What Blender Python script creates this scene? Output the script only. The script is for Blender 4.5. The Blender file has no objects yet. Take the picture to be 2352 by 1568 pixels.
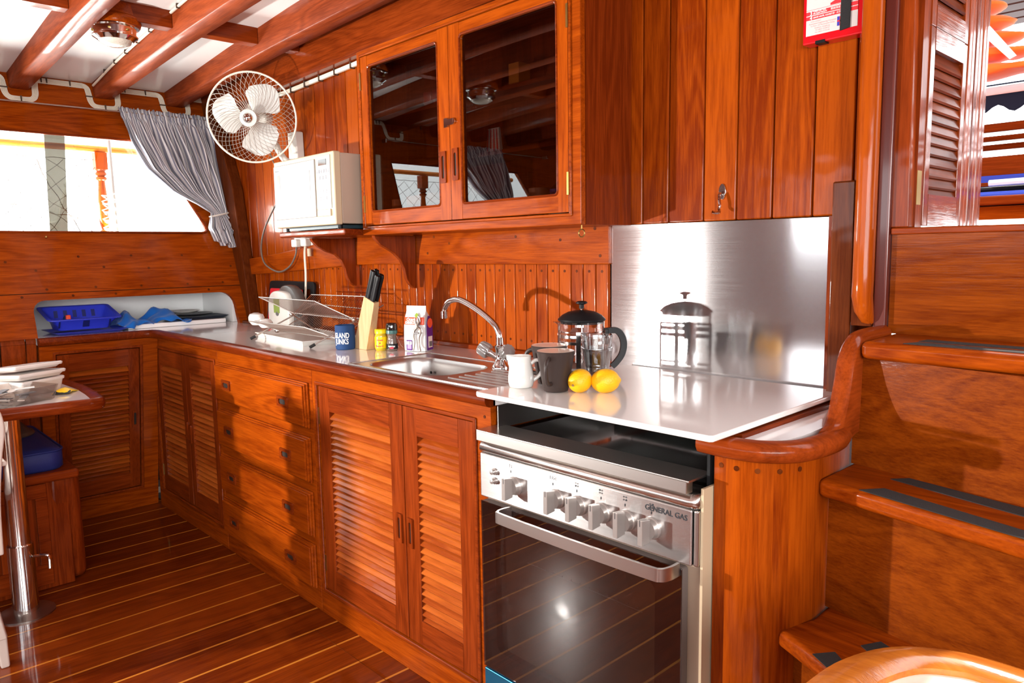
import bpy, bmesh, math, random
from mathutils import Vector, Matrix
random.seed(7)
SC = bpy.context.scene
COL = SC.collection
PI = math.pi

# ------------------------------------------------------------------ camera
cam_d = bpy.data.cameras.new('camera'); cam = bpy.data.objects.new('camera', cam_d); COL.objects.link(cam)
SC.camera = cam
cam_d.sensor_width = 36.0; cam_d.lens = 36.0 * 1721.5 / 2352.0; cam_d.clip_start = 0.02; cam_d.clip_end = 200
YAW, PIT, ROL = [math.radians(a) for a in (-46.66, 6.807, 0.899)]
fw = Vector((math.sin(YAW)*math.cos(PIT), math.cos(YAW)*math.cos(PIT), -math.sin(PIT)))
rt = Vector((math.cos(YAW), -math.sin(YAW), 0)); dn = fw.cross(rt)
rt2 = rt*math.cos(ROL) + dn*math.sin(ROL); dn2 = -rt*math.sin(ROL) + dn*math.cos(ROL)
cam.matrix_world = Matrix(((rt2.x, -dn2.x, -fw.x, 0), (rt2.y, -dn2.y, -fw.y, 0), (rt2.z, -dn2.z, -fw.z, 1.25), (0, 0, 0, 1)))

# ------------------------------------------------------------------ light and exposure
SC.view_settings.view_transform = 'Standard'; SC.view_settings.look = 'None'
SC.view_settings.exposure = -0.14; SC.view_settings.gamma = 1.0; SC.view_settings.use_curve_mapping = False
world = bpy.data.worlds.new('sky'); SC.world = world; world.use_nodes = True
bg = world.node_tree.nodes['Background']; bg.inputs[0].default_value = (0.93, 0.97, 1.0, 1); bg.inputs[1].default_value = 7.0

def lamp(name, kind, loc, target, energy, color=(1, 1, 1), **kw):
    d = bpy.data.lights.new(name, kind); o = bpy.data.objects.new(name, d); COL.objects.link(o)
    o.location = loc; o.rotation_euler = (Vector(target) - Vector(loc)).to_track_quat('-Z', 'Y').to_euler()
    d.energy = energy; d.color = color
    for k, v in kw.items(): setattr(d, k, v)
    return o
# the photographer's off-camera flash, left of the camera
lamp('flash', 'SPOT', (-2.95, -0.80, 0.93), (-0.25, 1.745, 2.25), 530, (1.0, 0.955, 0.90), spot_size=math.radians(152), spot_blend=1.0, shadow_soft_size=0.028)
# added fill lamp on the unseen starboard side, lifts the dark areas
lamp('fill_starboard', 'AREA', (1.25, -0.9, 1.5), (-3.5, 1.0, 1.6), 110, (1.0, 0.98, 0.95), shape='RECTANGLE', size=2.4, size_y=0.65)
# added area lamp outside the port windows, aimed up to brighten the ceiling
lamp('ceiling_fill_port', 'AREA', (-4.80, 0.70, 1.38), (-2.9, 0.85, 2.25), 150, (1.0, 0.99, 0.96), shape='RECTANGLE', size=1.5, size_y=0.45)
lamp('sun', 'SUN', (0.3, 5, 6), (0.3+0.30, 5-1.0, 6-1.40), 7, (1.0, 0.93, 0.82), angle=math.radians(0.6))

# ------------------------------------------------------------------ mesh builder
class MB:
    def __init__(s): s.v = []; s.f = []; s.t = []; s.uv = {}
    def add(s, vs, fs, tone=None, uv=None):
        b = len(s.v); s.v += [tuple(p) for p in vs]
        t = random.random() if tone is None else tone
        for f in fs: s.f.append(tuple(b+i for i in f)); s.t.append(t)
        if uv:
            for i, q in enumerate(uv): s.uv[b+i] = q
        return s
    def hexa(s, p, tone=None):
        return s.add(p, [(0, 3, 2, 1), (4, 5, 6, 7), (0, 1, 5, 4), (1, 2, 6, 5), (2, 3, 7, 6), (3, 0, 4, 7)], tone)
    def box(s, x0, x1, y0, y1, z0, z1, tone=None):
        return s.hexa([(x0, y0, z0), (x1, y0, z0), (x1, y1, z0), (x0, y1, z0), (x0, y0, z1), (x1, y0, z1), (x1, y1, z1), (x0, y1, z1)], tone)
    def obox(s, c, ax, ay, az, sx, sy, sz, tone=None):
        c, ax, ay, az = Vector(c), Vector(ax).normalized(), Vector(ay).normalized(), Vector(az).normalized()
        P = []
        for k in (-1, 1):
            for i, j in ((-1, -1), (1, -1), (1, 1), (-1, 1)): P.append(c + ax*sx*i/2 + ay*sy*j/2 + az*sz*k/2)
        return s.hexa(P, tone)
    def slab(s, pts, off, tone=None):
        """polygon of 3D points, given thickness by an offset vector"""
        n = len(pts); off = Vector(off); a = [Vector(p) for p in pts]; b = [p+off for p in a]
        return s.add(a+b, [tuple(range(n-1, -1, -1)), tuple(range(n, 2*n))] + [(i, (i+1) % n, n+(i+1) % n, n+i) for i in range(n)], tone)
    def rings(s, rings, closed=True, caps=True, tone=None, loop=False, uv=False):
        n = len(rings[0]); vs = [p for r in rings for p in r]; fs = []; m = len(rings)
        for i in range(m if loop else m-1):
            for j in range(n if closed else n-1):
                a, b = i*n+j, i*n+(j+1) % n; i2 = (i+1) % m
                fs.append((a, b, i2*n+(j+1) % n, i2*n+j))
        if caps and not loop and closed: fs += [tuple(range(n-1, -1, -1)), tuple((m-1)*n+k for k in range(n))]
        u = [(j/max(1, n-1), i/max(1, m-1)) for i in range(m) for j in range(n)] if uv else None
        return s.add(vs, fs, tone, u)
    def tube(s, path, r, n=8, closed=False, tone=None):
        P = [Vector(p) for p in path]; m = len(P); R = []; up = None
        for i in range(m):
            if closed: d = P[(i+1) % m]-P[i-1]
            else: d = P[min(i+1, m-1)]-P[max(i-1, 0)]
            d.normalize()
            if up is None: up = Vector((0, 0, 1)) if abs(d.z) < .9 else Vector((1, 0, 0))
            a = d.cross(up); a.normalize(); b = a.cross(d); up = b
            rr = r[i] if isinstance(r, (list, tuple)) else r
            R.append([P[i]+a*rr*math.cos(2*PI*k/n)+b*rr*math.sin(2*PI*k/n) for k in range(n)])
        return s.rings(R, True, True, tone, loop=closed)
    def lathe(s, prof, c=(0, 0, 0), n=32, axis=(0, 0, 1), tone=None, a0=0):
        az = Vector(axis).normalized(); ax = az.orthogonal().normalized() if abs(az.z) < .999 else Vector((1, 0, 0)); ay = az.cross(ax); c = Vector(c)
        R = [[c+az*z+(ax*math.cos(2*PI*k/n+a0)+ay*math.sin(2*PI*k/n+a0))*max(r, 1e-5) for k in range(n)] for r, z in prof]
        return s.rings(R, True, True, tone)
    def sweep(s, path, prof, up=(0, 0, 1), closed=False, tone=None):
        P = [Vector(p) for p in path]; m = len(P); U = Vector(up); R = []
        for i in range(m):
            if closed: d1, d2 = (P[i]-P[i-1]).normalized(), (P[(i+1) % m]-P[i]).normalized()
            else: d1 = (P[i]-P[max(i-1, 0)]); d2 = (P[min(i+1, m-1)]-P[i]); d1 = d1.normalized() if d1.length else d2.normalized(); d2 = d2.normalized() if d2.length else d1
            d = (d1+d2).normalized(); a = d.cross(U).normalized(); b = a.cross(d); k = 1/max(.5, math.sqrt(max(.01, (1+d1.dot(d2))/2)))
            R.append([P[i]+a*x*k+b*y for x, y in prof])
        return s.rings(R, True, True, tone, loop=closed)
    def text(s, body, size, fn, depth=0.0, tone=.5, align='CENTER', bold=0.0, sx=1.0, shear=0):
        cu = bpy.data.curves.new('t', 'FONT'); cu.body = body; cu.size = size; cu.align_x = align; cu.extrude = depth; cu.offset = bold; cu.resolution_u = 3; cu.shear = shear
        o = bpy.data.objects.new('t', cu); COL.objects.link(o)
        dg = bpy.context.evaluated_depsgraph_get(); me = o.evaluated_get(dg).to_mesh()
        s.add([fn(v.co.x*sx, v.co.y, v.co.z) for v in me.vertices], [tuple(p.vertices) for p in me.polygons], tone)
        o.evaluated_get(dg).to_mesh_clear(); bpy.data.objects.remove(o); bpy.data.curves.remove(cu)
        return s
    def xf(s, M): s.v = [tuple(M @ Vector(p)) for p in s.v]; return s
    def build(s, name, mat, parent=None, loc=(0, 0, 0), bevel=0.0, ang=38, smooth=True, seg=2, sub=0, double=False):
        me = bpy.data.meshes.new(name); L = Vector(loc)
        me.from_pydata([Vector(p)-L for p in s.v], [], s.f)
        at = me.attributes.new('tone', 'FLOAT', 'FACE'); at.data.foreach_set('value', s.t)
        if s.uv:
            ul = me.uv_layers.new(name='UVMap')
            for lp in me.loops:
                q = s.uv.get(lp.vertex_index)
                if q: ul.data[lp.index].uv = q
        bm = bmesh.new(); bm.from_mesh(me)
        bmesh.ops.recalc_face_normals(bm, faces=bm.faces)
        for f in bm.faces: f.smooth = smooth
        for e in bm.edges:
            if len(e.link_faces) == 2 and e.calc_face_angle(0) > math.radians(ang): e.smooth = False
        bm.to_mesh(me); bm.free()
        for m in (mat if isinstance(mat, (list, tuple)) else [mat]): me.materials.append(m)
        o = bpy.data.objects.new(name, me); COL.objects.link(o)
        if parent: o.parent = parent
        else: o.location = L
        if bevel:
            b = o.modifiers.new('bevel', 'BEVEL'); b.width = bevel; b.segments = seg; b.limit_method = 'ANGLE'; b.angle_limit = math.radians(40); b.harden_normals = True
        if sub:
            b = o.modifiers.new('sub', 'SUBSURF'); b.levels = sub; b.render_levels = sub
        return o

class Thing:
    """an Empty at the thing's base with its parts as children; parts are given in world coordinates"""
    def __init__(s, name, label, cat, loc=(0, 0, 0), group=None, kind=None, rotz=0.0):
        s.loc = Vector(loc); o = bpy.data.objects.new(name, None); COL.objects.link(o); o.location = loc; o.rotation_euler = (0, 0, rotz)
        o.empty_display_size = .05; s.o = o; s.rot = rotz
        if label: o['label'] = label
        if cat: o['category'] = cat
        if group: o['group'] = group
        if kind: o['kind'] = kind
    def part(s, name, mb, mat, parent=None, label=None, local=False, **kw):
        L = (0, 0, 0) if (local or s.rot) else s.loc
        o = mb.build(name, mat, parent or s.o, L, **kw)
        if label: o['label'] = label
        return o
def single(name, mb, mat, label, cat, group=None, kind=None, loc=None, **kw):
    if loc is None:
        xs = [p[0] for p in mb.v]; ys = [p[1] for p in mb.v]; zs = [p[2] for p in mb.v]
        loc = ((min(xs)+max(xs))/2, (min(ys)+max(ys))/2, min(zs))
    o = mb.build(name, mat, None, loc, **kw)
    if label: o['label'] = label
    if cat: o['category'] = cat
    if group: o['group'] = group
    if kind: o['kind'] = kind
    return o
def struct(name, mb, mat, label, cat, **kw): return single(name, mb, mat, label, cat, kind='structure', **kw)
def copy_tree(o, parent=None):
    c = o.copy(); COL.objects.link(c)
    if parent: c.parent = parent
    for ch in list(o.children): copy_tree(ch, c)
    return c

# ------------------------------------------------------------------ materials
def srgb(r, g, b):
    f = lambda c: (c/255/12.92) if c/255 <= .04045 else ((c/255+.055)/1.055)**2.4
    return (f(r), f(g), f(b), 1)
def base(name):
    m = bpy.data.materials.new(name); m.use_nodes = True; nt = m.node_tree; return m, nt, nt.nodes['Principled BSDF']
def plain(name, col, rough=.4, metal=0, coat=0, bump=0, bscale=200, trans=0, ior=1.45, spec=None, sheen=0, emit=None, sss=0, aniso=0, var=0):
    m, nt, b = base(name)
    b.inputs['Base Color'].default_value = col; b.inputs['Roughness'].default_value = rough; b.inputs['Metallic'].default_value = metal
    b.inputs['Coat Weight'].default_value = coat; b.inputs['Coat Roughness'].default_value = .08; b.inputs['Transmission Weight'].default_value = trans; b.inputs['IOR'].default_value = ior
    if spec is not None: b.inputs['Specular IOR Level'].default_value = spec
    if sheen: b.inputs['Sheen Weight'].default_value = sheen
    if sss: b.inputs['Subsurface Weight'].default_value = sss; b.inputs['Subsurface Radius'].default_value = (.01, .006, .003)
    if emit: b.inputs['Emission Color'].default_value = emit[0]; b.inputs['Emission Strength'].default_value = emit[1]
    if bump or var:
        tc = nt.nodes.new('ShaderNodeTexCoord'); n = nt.nodes.new('ShaderNodeTexNoise'); n.inputs['Scale'].default_value = bscale; n.inputs['Detail'].default_value = 3
        nt.links.new(tc.outputs['Object'], n.inputs['Vector'])
        if bump:
            bp = nt.nodes.new('ShaderNodeBump'); bp.inputs['Strength'].default_value = bump; bp.inputs['Distance'].default_value = .002
            nt.links.new(n.outputs[0], bp.inputs['Height']); nt.links.new(bp.outputs[0], b.inputs['Normal'])
        if var:
            mx = nt.nodes.new('ShaderNodeMix'); mx.data_type = 'RGBA'; mx.inputs[6].default_value = [c*(1-var) for c in col[:3]]+[1]; mx.inputs[7].default_value = [min(1, c*(1+var)) for c in col[:3]]+[1]
            nt.links.new(n.outputs[0], mx.inputs[0]); nt.links.new(mx.outputs[2], b.inputs['Base Color'])
    return m
def wood(name, axis='X', light=(.35, .060, .0025), dark=(.155, .018, .0009), rough=.36, coat=.30, tonev=.45, fine=1.0, bump=.12, knots=0.0, crough=.07):
    m, nt, b = base(name); N = nt.nodes.new; L = nt.links.new
    tc = N('ShaderNodeTexCoord'); oi = N('ShaderNodeObjectInfo'); at = N('ShaderNodeAttribute'); at.attribute_name = 'tone'
    ad = N('ShaderNodeVectorMath'); ad.operation = 'ADD'; cb = N('ShaderNodeCombineXYZ')
    ml = N('ShaderNodeMath'); ml.operation = 'MULTIPLY_ADD'; ml.inputs[1].default_value = 7.3; L(at.outputs['Fac'], ml.inputs[0])
    mr = N('ShaderNodeMath'); mr.operation = 'MULTIPLY'; mr.inputs[1].default_value = 13.7; L(oi.outputs['Random'], mr.inputs[0]); L(mr.outputs[0], ml.inputs[2])
    for i in range(3): L(ml.outputs[0], cb.inputs[i])
    L(tc.outputs['Object'], ad.inputs[0]); L(cb.outputs[0], ad.inputs[1])
    mp = N('ShaderNodeMapping'); sc = {'X': (1.2, 22, 22), 'Y': (22, 1.2, 22), 'Z': (22, 22, 1.2)}[axis]; mp.inputs['Scale'].default_value = sc; L(ad.outputs[0], mp.inputs[0])
    n1 = N('ShaderNodeTexNoise'); n1.inputs['Scale'].default_value = 9*fine; n1.inputs['Detail'].default_value = 5; n1.inputs['Roughness'].default_value = .65; L(mp.outputs[0], n1.inputs['Vector'])
    mp2 = N('ShaderNodeMapping'); sc2 = {'X': (.6, 5, 5), 'Y': (5, .6, 5), 'Z': (5, 5, .6)}[axis]; mp2.inputs['Scale'].default_value = sc2; L(ad.outputs[0], mp2.inputs[0])
    n2 = N('ShaderNodeTexNoise'); n2.inputs['Scale'].default_value = 1.6; n2.inputs['Detail'].default_value = 2; n2.inputs['Distortion'].default_value = .6; L(mp2.outputs[0], n2.inputs['Vector'])
    # growth rings: sine of the low noise
    w = N('ShaderNodeMath'); w.operation = 'MULTIPLY'; w.inputs[1].default_value = 55; L(n2.outputs[0], w.inputs[0])
    sn = N('ShaderNodeMath'); sn.operation = 'SINE'; L(w.outputs[0], sn.inputs[0])
    mxf = N('ShaderNodeMath'); mxf.operation = 'MULTIPLY_ADD'; mxf.inputs[1].default_value = .10; L(sn.outputs[0], mxf.inputs[0]); L(n1.outputs[0], mxf.inputs[2])
    ad2 = N('ShaderNodeMath'); ad2.operation = 'MULTIPLY_ADD'; ad2.inputs[1].default_value = .35; ad2.inputs[2].default_value = -.175; L(n2.outputs[0], ad2.inputs[0])
    ad3 = N('ShaderNodeMath'); ad3.operation = 'ADD'; L(mxf.outputs[0], ad3.inputs[0]); L(ad2.outputs[0], ad3.inputs[1])
    tn = N('ShaderNodeMath'); tn.operation = 'MULTIPLY_ADD'; tn.inputs[1].default_value = tonev; tn.inputs[2].default_value = -tonev/2; L(at.outputs['Fac'], tn.inputs[0])
    ad4 = N('ShaderNodeMath'); ad4.operation = 'ADD'; L(ad3.outputs[0], ad4.inputs[0]); L(tn.outputs[0], ad4.inputs[1])
    cr = N('ShaderNodeValToRGB'); e = cr.color_ramp.elements; e[0].position = .22; e[0].color = (*dark, 1); e[1].position = .78; e[1].color = (*light, 1)
    L(ad4.outputs[0], cr.inputs[0]); L(cr.outputs[0], b.inputs['Base Color'])
    b.inputs['Roughness'].default_value = rough; b.inputs['Coat Weight'].default_value = coat; b.inputs['Coat Roughness'].default_value = crough
    b.inputs['Specular IOR Level'].default_value = .03; b.inputs['Coat IOR'].default_value = 1.45
    bn = N('ShaderNodeTexNoise'); bn.inputs['Scale'].default_value = 14; bn.inputs['Detail'].default_value = 1; L(ad.outputs[0], bn.inputs['Vector'])
    ms = N('ShaderNodeMath'); ms.operation = 'MULTIPLY_ADD'; ms.inputs[1].default_value = .15; L(n1.outputs[0], ms.inputs[0]); L(bn.outputs[0], ms.inputs[2])
    bp = N('ShaderNodeBump'); bp.inputs['Strength'].default_value = bump; bp.inputs['Distance'].default_value = .01; L(ms.outputs[0], bp.inputs['Height'])
    L(bp.outputs[0], b.inputs['Normal']); L(bp.outputs[0], b.inputs['Coat Normal'])
    return m
WX, WY, WZ = wood('varnished_teak_x', 'X'), wood('varnished_teak_y', 'Y'), wood('varnished_teak_z', 'Z')
RED = dict(light=(.26, .040, .005), dark=(.12, .015, .0016))
RX, RY, RZ = wood('red_teak_x', 'X', **RED), wood('red_teak_y', 'Y', **RED), wood('red_teak_z', 'Z', **RED)
BEAMX = wood('beam_teak_x', 'X', light=(.30, .055, .014), dark=(.15, .024, .006), coat=.08, rough=.5)
RISER = wood('riser_teak', 'X', light=(.23, .044, .0025), dark=(.10, .013, .0008), coat=.3, fine=1.3, tonev=.2)
DZ = wood('dark_teak_z', 'Z', light=(.14, .031, .006), dark=(.07, .012, .002))
DX = wood('dark_teak_x', 'X', light=(.14, .031, .006), dark=(.07, .012, .002))
LVX = wood('louvre_teak_x', 'X', light=(.44, .10, .014), dark=(.26, .043, .005), coat=.35, rough=.4, tonev=.6)
LVY = wood('louvre_teak_y', 'Y', light=(.36, .072, .007), dark=(.18, .025, .003), coat=.35, rough=.4, tonev=.5)
FLR = wood('floor_teak', 'Y', light=(.19, .030, .0022), dark=(.085, .0095, .0008), coat=.8, rough=.3, tonev=.5, bump=.05, crough=.05)
CAULK = wood('floor_maple_strip', 'Y', light=(.50, .19, .025), dark=(.40, .13, .015), coat=.8, tonev=.2, bump=.03)
PALE = wood('pale_beech', 'Z', light=(.62, .42, .24), dark=(.50, .31, .155), coat=.1, rough=.45, tonev=.1)
WHITEP = plain('white_panel', (.90, .90, .89, 1), .16, coat=.3, var=.02, bscale=3)
LAM = plain('white_laminate', (.88, .87, .86, 1), .10, coat=.6, var=.015, bscale=4)
STEEL = plain('brushed_steel', (.52, .50, .48, 1), .30, metal=1, bump=.02, bscale=60)
CHROME = plain('chrome', (.75, .74, .73, 1), .10, metal=1)
CHROMEW = plain('wire_steel', (.62, .58, .53, 1), .32, metal=1)
BRASS = plain('brass', (.42, .27, .08, 1), .35, metal=1)
BLACK = plain('black_plastic', (.008, .008, .009, 1), .42, spec=.2)
BLACKG = plain('black_gloss', (.010, .009, .009, 1), .06, coat=1)
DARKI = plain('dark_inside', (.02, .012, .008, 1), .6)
CREAM = plain('cream_plastic', (.52, .41, .27, 1), .35)
WHPL = plain('white_plastic', (.68, .66, .61, 1), .30)
GREYPL = plain('grey_plastic', (.13, .12, .12, 1), .35)
TAUPE = plain('taupe_paint', (.30, .22, .16, 1), .45)
PORC = plain('white_porcelain', (.74, .72, .68, 1), .10, coat=.6)
BROWNC = plain('brown_ceramic', (.034, .022, .019, 1), .38, spec=.35)
CREAMC = plain('cream_glaze', (.85, .78, .66, 1), .15, coat=.4)
LEMON = plain('lemon_skin', (.82, .42, .003, 1), .36, bump=.5, bscale=420, sss=.05)
STEM = plain('lemon_stem', (.28, .16, .06, 1), .8)
BLUEN = plain('blue_neoprene', (.002, .035, .13, 1), .75, bump=.2, bscale=900)
BLUEP = plain('blue_plastic', (.035, .055, .62, 1), .32)
BLUEC = plain('blue_cloth', (.0, .13, .52, 1), .9, bump=.4, bscale=500, sheen=.3)
NAVY = plain('navy_vinyl', (.010, .020, .14, 1), .55, bump=.15, bscale=500)
REDP = plain('red_plastic', (.60, .004, .010, 1), .22, coat=.4)
REDM = plain('red_board', (.55, .01, .02, 1), .45)
YELLOW = plain('yellow_label', (.93, .62, .0, 1), .35)
YCAP = plain('yellow_cap', (.95, .66, .0, 1), .35)
ORNG = plain('orange_fabric', (.95, .16, .01, 1), .8, sheen=.2)
PURPLE = plain('purple_print', (.11, .02, .20, 1), .35)
ORGP = plain('orange_print', (.85, .10, .04, 1), .35)
WHPAP = plain('white_packet', (.66, .64, .62, 1), .38)
INK = plain('black_print', (.015, .015, .02, 1), .5)
WINK = plain('white_print', (.90, .90, .88, 1), .5)
RINK = plain('red_print', (.70, .02, .03, 1), .5)
BINK = plain('blue_print', (.03, .03, .35, 1), .5)
GRIP = plain('black_grip_tape', (.022, .020, .020, 1), .85, bump=.5, bscale=900)
RUBBER = plain('black_rubber', (.015, .015, .015, 1), .7)
CHAIRP = plain('white_chair_plastic', (.62, .53, .47, 1), .45)
SAILW = plain('white_canvas', (.85, .85, .85, 1), .8)
CABLEW = plain('white_cable', (.80, .73, .60, 1), .45)
CABLEG = plain('grey_cable', (.14, .11, .09, 1), .5)
HULLW = plain('outside_white', (.85, .85, .85, 1), .6)
def thin_glass(name, tint=(1, 1, 1, 1), refl=1.0, dark=0.0, rough=0.0):
    m = bpy.data.materials.new(name); m.use_nodes = True; nt = m.node_tree; nt.nodes.clear(); N = nt.nodes.new; L = nt.links.new
    o = N('ShaderNodeOutputMaterial'); t = N('ShaderNodeBsdfTransparent'); g = N('ShaderNodeBsdfGlossy'); g.inputs['Roughness'].default_value = rough
    t.inputs[0].default_value = tint; ge = N('ShaderNodeNewGeometry'); dt = N('ShaderNodeVectorMath'); dt.operation = 'DOT_PRODUCT'; L(ge.outputs['Incoming'], dt.inputs[0]); L(ge.outputs['Normal'], dt.inputs[1])
    ab = N('ShaderNodeMath'); ab.operation = 'ABSOLUTE'; L(dt.outputs['Value'], ab.inputs[0]); om = N('ShaderNodeMath'); om.operation = 'SUBTRACT'; om.inputs[0].default_value = 1; L(ab.outputs[0], om.inputs[1])
    pw = N('ShaderNodeMath'); pw.operation = 'POWER'; pw.inputs[1].default_value = 5; L(om.outputs[0], pw.inputs[0]); f0 = N('ShaderNodeMath'); f0.operation = 'MULTIPLY_ADD'; f0.inputs[1].default_value = .96; f0.inputs[2].default_value = .04; L(pw.outputs[0], f0.inputs[0])
    k = N('ShaderNodeMath'); k.operation = 'MULTIPLY'; k.inputs[1].default_value = refl; k.use_clamp = True; L(f0.outputs[0], k.inputs[0])
    mx = N('ShaderNodeMixShader'); L(k.outputs[0], mx.inputs[0]); L(t.outputs[0], mx.inputs[1]); L(g.outputs[0], mx.inputs[2]); L(mx.outputs[0], o.inputs[0])
    return m
PANE = thin_glass('window_glass', (.95, .97, .96, 1), 1.0)
CABGL = thin_glass('cabinet_glass', (.50, .44, .42, 1), 2.2)
OVENGL = thin_glass('oven_glass', (.50, .46, .45, 1), 3.0)
CLRGL = thin_glass('clear_glass', (.90, .91, .91, 1), 3.4)
TUBPL = thin_glass('clear_plastic', (.80, .76, .74, 1), 1.4, rough=.15)
ACR = plain('acrylic', (.34, .32, .31, 1), .18, metal=.55, coat=.6)
def brushed(name, col=(.78, .77, .78, 1), rough=.11, an=.90, rot=.25, metal=.93):
    m, nt, b = base(name); b.inputs['Base Color'].default_value = col; b.inputs['Metallic'].default_value = metal; b.inputs['Roughness'].default_value = rough
    b.inputs['Anisotropic'].default_value = an; b.inputs['Anisotropic Rotation'].default_value = rot
    N = nt.nodes.new; L = nt.links.new
    tg = N('ShaderNodeTangent'); tg.direction_type = 'UV_MAP'; tg.uv_map = 'UVMap'; L(tg.outputs[0], b.inputs['Tangent'])
    tc = N('ShaderNodeTexCoord'); mp = N('ShaderNodeMapping'); mp.inputs['Scale'].default_value = (3, 3, 300); n = N('ShaderNodeTexNoise'); n.inputs['Scale'].default_value = 2; n.inputs['Detail'].default_value = 4
    L(tc.outputs['Object'], mp.inputs[0]); L(mp.outputs[0], n.inputs['Vector'])
    mr = N('ShaderNodeMapRange'); mr.inputs[3].default_value = rough-.02; mr.inputs[4].default_value = rough+.03; L(n.outputs[0], mr.inputs[0]); L(mr.outputs[0], b.inputs['Roughness'])
    n2 = N('ShaderNodeTexNoise'); n2.inputs['Scale'].default_value = 4; n2.inputs['Detail'].default_value = 6; n2.inputs['Roughness'].default_value = .7; L(tc.outputs['Object'], n2.inputs['Vector'])
    bp = N('ShaderNodeBump'); bp.inputs['Strength'].default_value = .02; bp.inputs['Distance'].default_value = .003; L(n2.outputs[0], bp.inputs['Height']); L(bp.outputs[0], b.inputs['Normal'])
    return m
SPLASH = brushed('brushed_splash')
def stripe(name):
    m, nt, b = base(name); N = nt.nodes.new; L = nt.links.new
    uv = N('ShaderNodeUVMap'); uv.uv_map = 'UVMap'; sp = N('ShaderNodeSeparateXYZ'); L(uv.outputs[0], sp.inputs[0])
    k = N('ShaderNodeMath'); k.operation = 'MULTIPLY'; k.inputs[1].default_value = 72; L(sp.outputs[0], k.inputs[0])
    f = N('ShaderNodeMath'); f.operation = 'FRACT'; L(k.outputs[0], f.inputs[0]); g = N('ShaderNodeMath'); g.operation = 'GREATER_THAN'; g.inputs[1].default_value = .5; L(f.outputs[0], g.inputs[0])
    mx = N('ShaderNodeMix'); mx.data_type = 'RGBA'; mx.inputs[6].default_value = (.22, .22, .28, 1); mx.inputs[7].default_value = (.78, .76, .76, 1); L(g.outputs[0], mx.inputs[0]); L(mx.outputs[2], b.inputs['Base Color'])
    b.inputs['Roughness'].default_value = .9; b.inputs['Sheen Weight'].default_value = .2
    return m
STRIPE = stripe('striped_cotton')
# ------------------------------------------------------------------ helpers for flat plates with holes
def lerp(tab, x):
    if x <= tab[0][0]: return tab[0][1]
    for (a, p), (b, q) in zip(tab, tab[1:]):
        if x <= b: return p+(q-p)*(x-a)/(b-a)
    return tab[-1][1]
def rrect(x0, x1, z0, z1, r, n=5):
    rs = r if isinstance(r, (list, tuple)) else [r]*4; out = []
    for (cx, cz, a, q) in ((x1, z1, 0, rs[0]), (x0, z1, 90, rs[1]), (x0, z0, 180, rs[2]), (x1, z0, 270, rs[3])):
        sx = -1 if cx == x1 else 1; sz = -1 if cz == z1 else 1
        if q <= 0: out.append((cx, cz)); continue
        for k in range(n+1):
            t = math.radians(a+90*k/n); out.append((cx+sx*q+q*math.cos(t), cz+sz*q+q*math.sin(t)))
    return out
def plate(mb, outer, holes, thick, fn, tone=None):
    """2D polygon with holes, given thickness; fn maps (u, v, depth 0..thick) to world"""
    cu = bpy.data.curves.new('p', 'CURVE'); cu.dimensions = '2D'; cu.fill_mode = 'BOTH'; cu.extrude = .5
    for pts in [outer]+holes:
        s = cu.splines.new('POLY'); s.points.add(len(pts)-1); s.use_cyclic_u = True
        for i, p in enumerate(pts): s.points[i].co = (p[0], p[1], 0, 1)
    o = bpy.data.objects.new('p', cu); COL.objects.link(o); dg = bpy.context.evaluated_depsgraph_get(); ev = o.evaluated_get(dg); me = ev.to_mesh()
    bm = bmesh.new(); bm.from_mesh(me); bmesh.ops.remove_doubles(bm, verts=bm.verts, dist=1e-5); bm.verts.index_update()
    mb.add([fn(v.co.x, v.co.y, (v.co.z+.5)*thick) for v in bm.verts], [tuple(v.index for v in f.verts) for f in bm.faces], tone)
    bm.free(); ev.to_mesh_clear(); bpy.data.objects.remove(o); bpy.data.curves.remove(cu)
    return mb
XZ = lambda y: (lambda u, v, w: (u, y+w, v))
def ulx(z): return -3.81-.37*(z-.9)
def llx(z): return -3.97+.19*z
ENDW = lambda off=0.0: (lambda u, v, w: (ulx(v)+off-w, u, v))

# ================================================================== THE ROOM
# ---- floor: teak planks running fore and aft with pale strips between
mb = MB(); cs = MB(); x = -3.861-.1383*2
while x < 1.3:
    mb.box(x+.0045, x+.1383-.0045, -2.6, 1.26 if x < -.75 else 1.75, -.02, 0); cs.box(x-.0045, x+.0045, -2.6, 1.26 if x < -.75 else 1.75, -.02, -.0002); x += .1383
fl = struct('floor', mb, FLR, 'varnished teak plank cabin floor with pale seam strips', 'floor')
o = cs.build('seam_strip', CAULK, fl, fl.location)
o['kind'] = 'stuff'
hb = MB(); hb.box(-2.2, 1.2, 1.1455, 1.147, 0, .0004, .1)
o = hb.build('hatch_seam', DX, fl, fl.location)
ub = MB(); ub.box(-4.5, 1.34, -2.65, 1.80, -.06, -.022); ub.build('light_block_underlay', DARKI, fl, fl.location)  # slab added below the planks, blocks light leaking in under the cupboards

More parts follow.
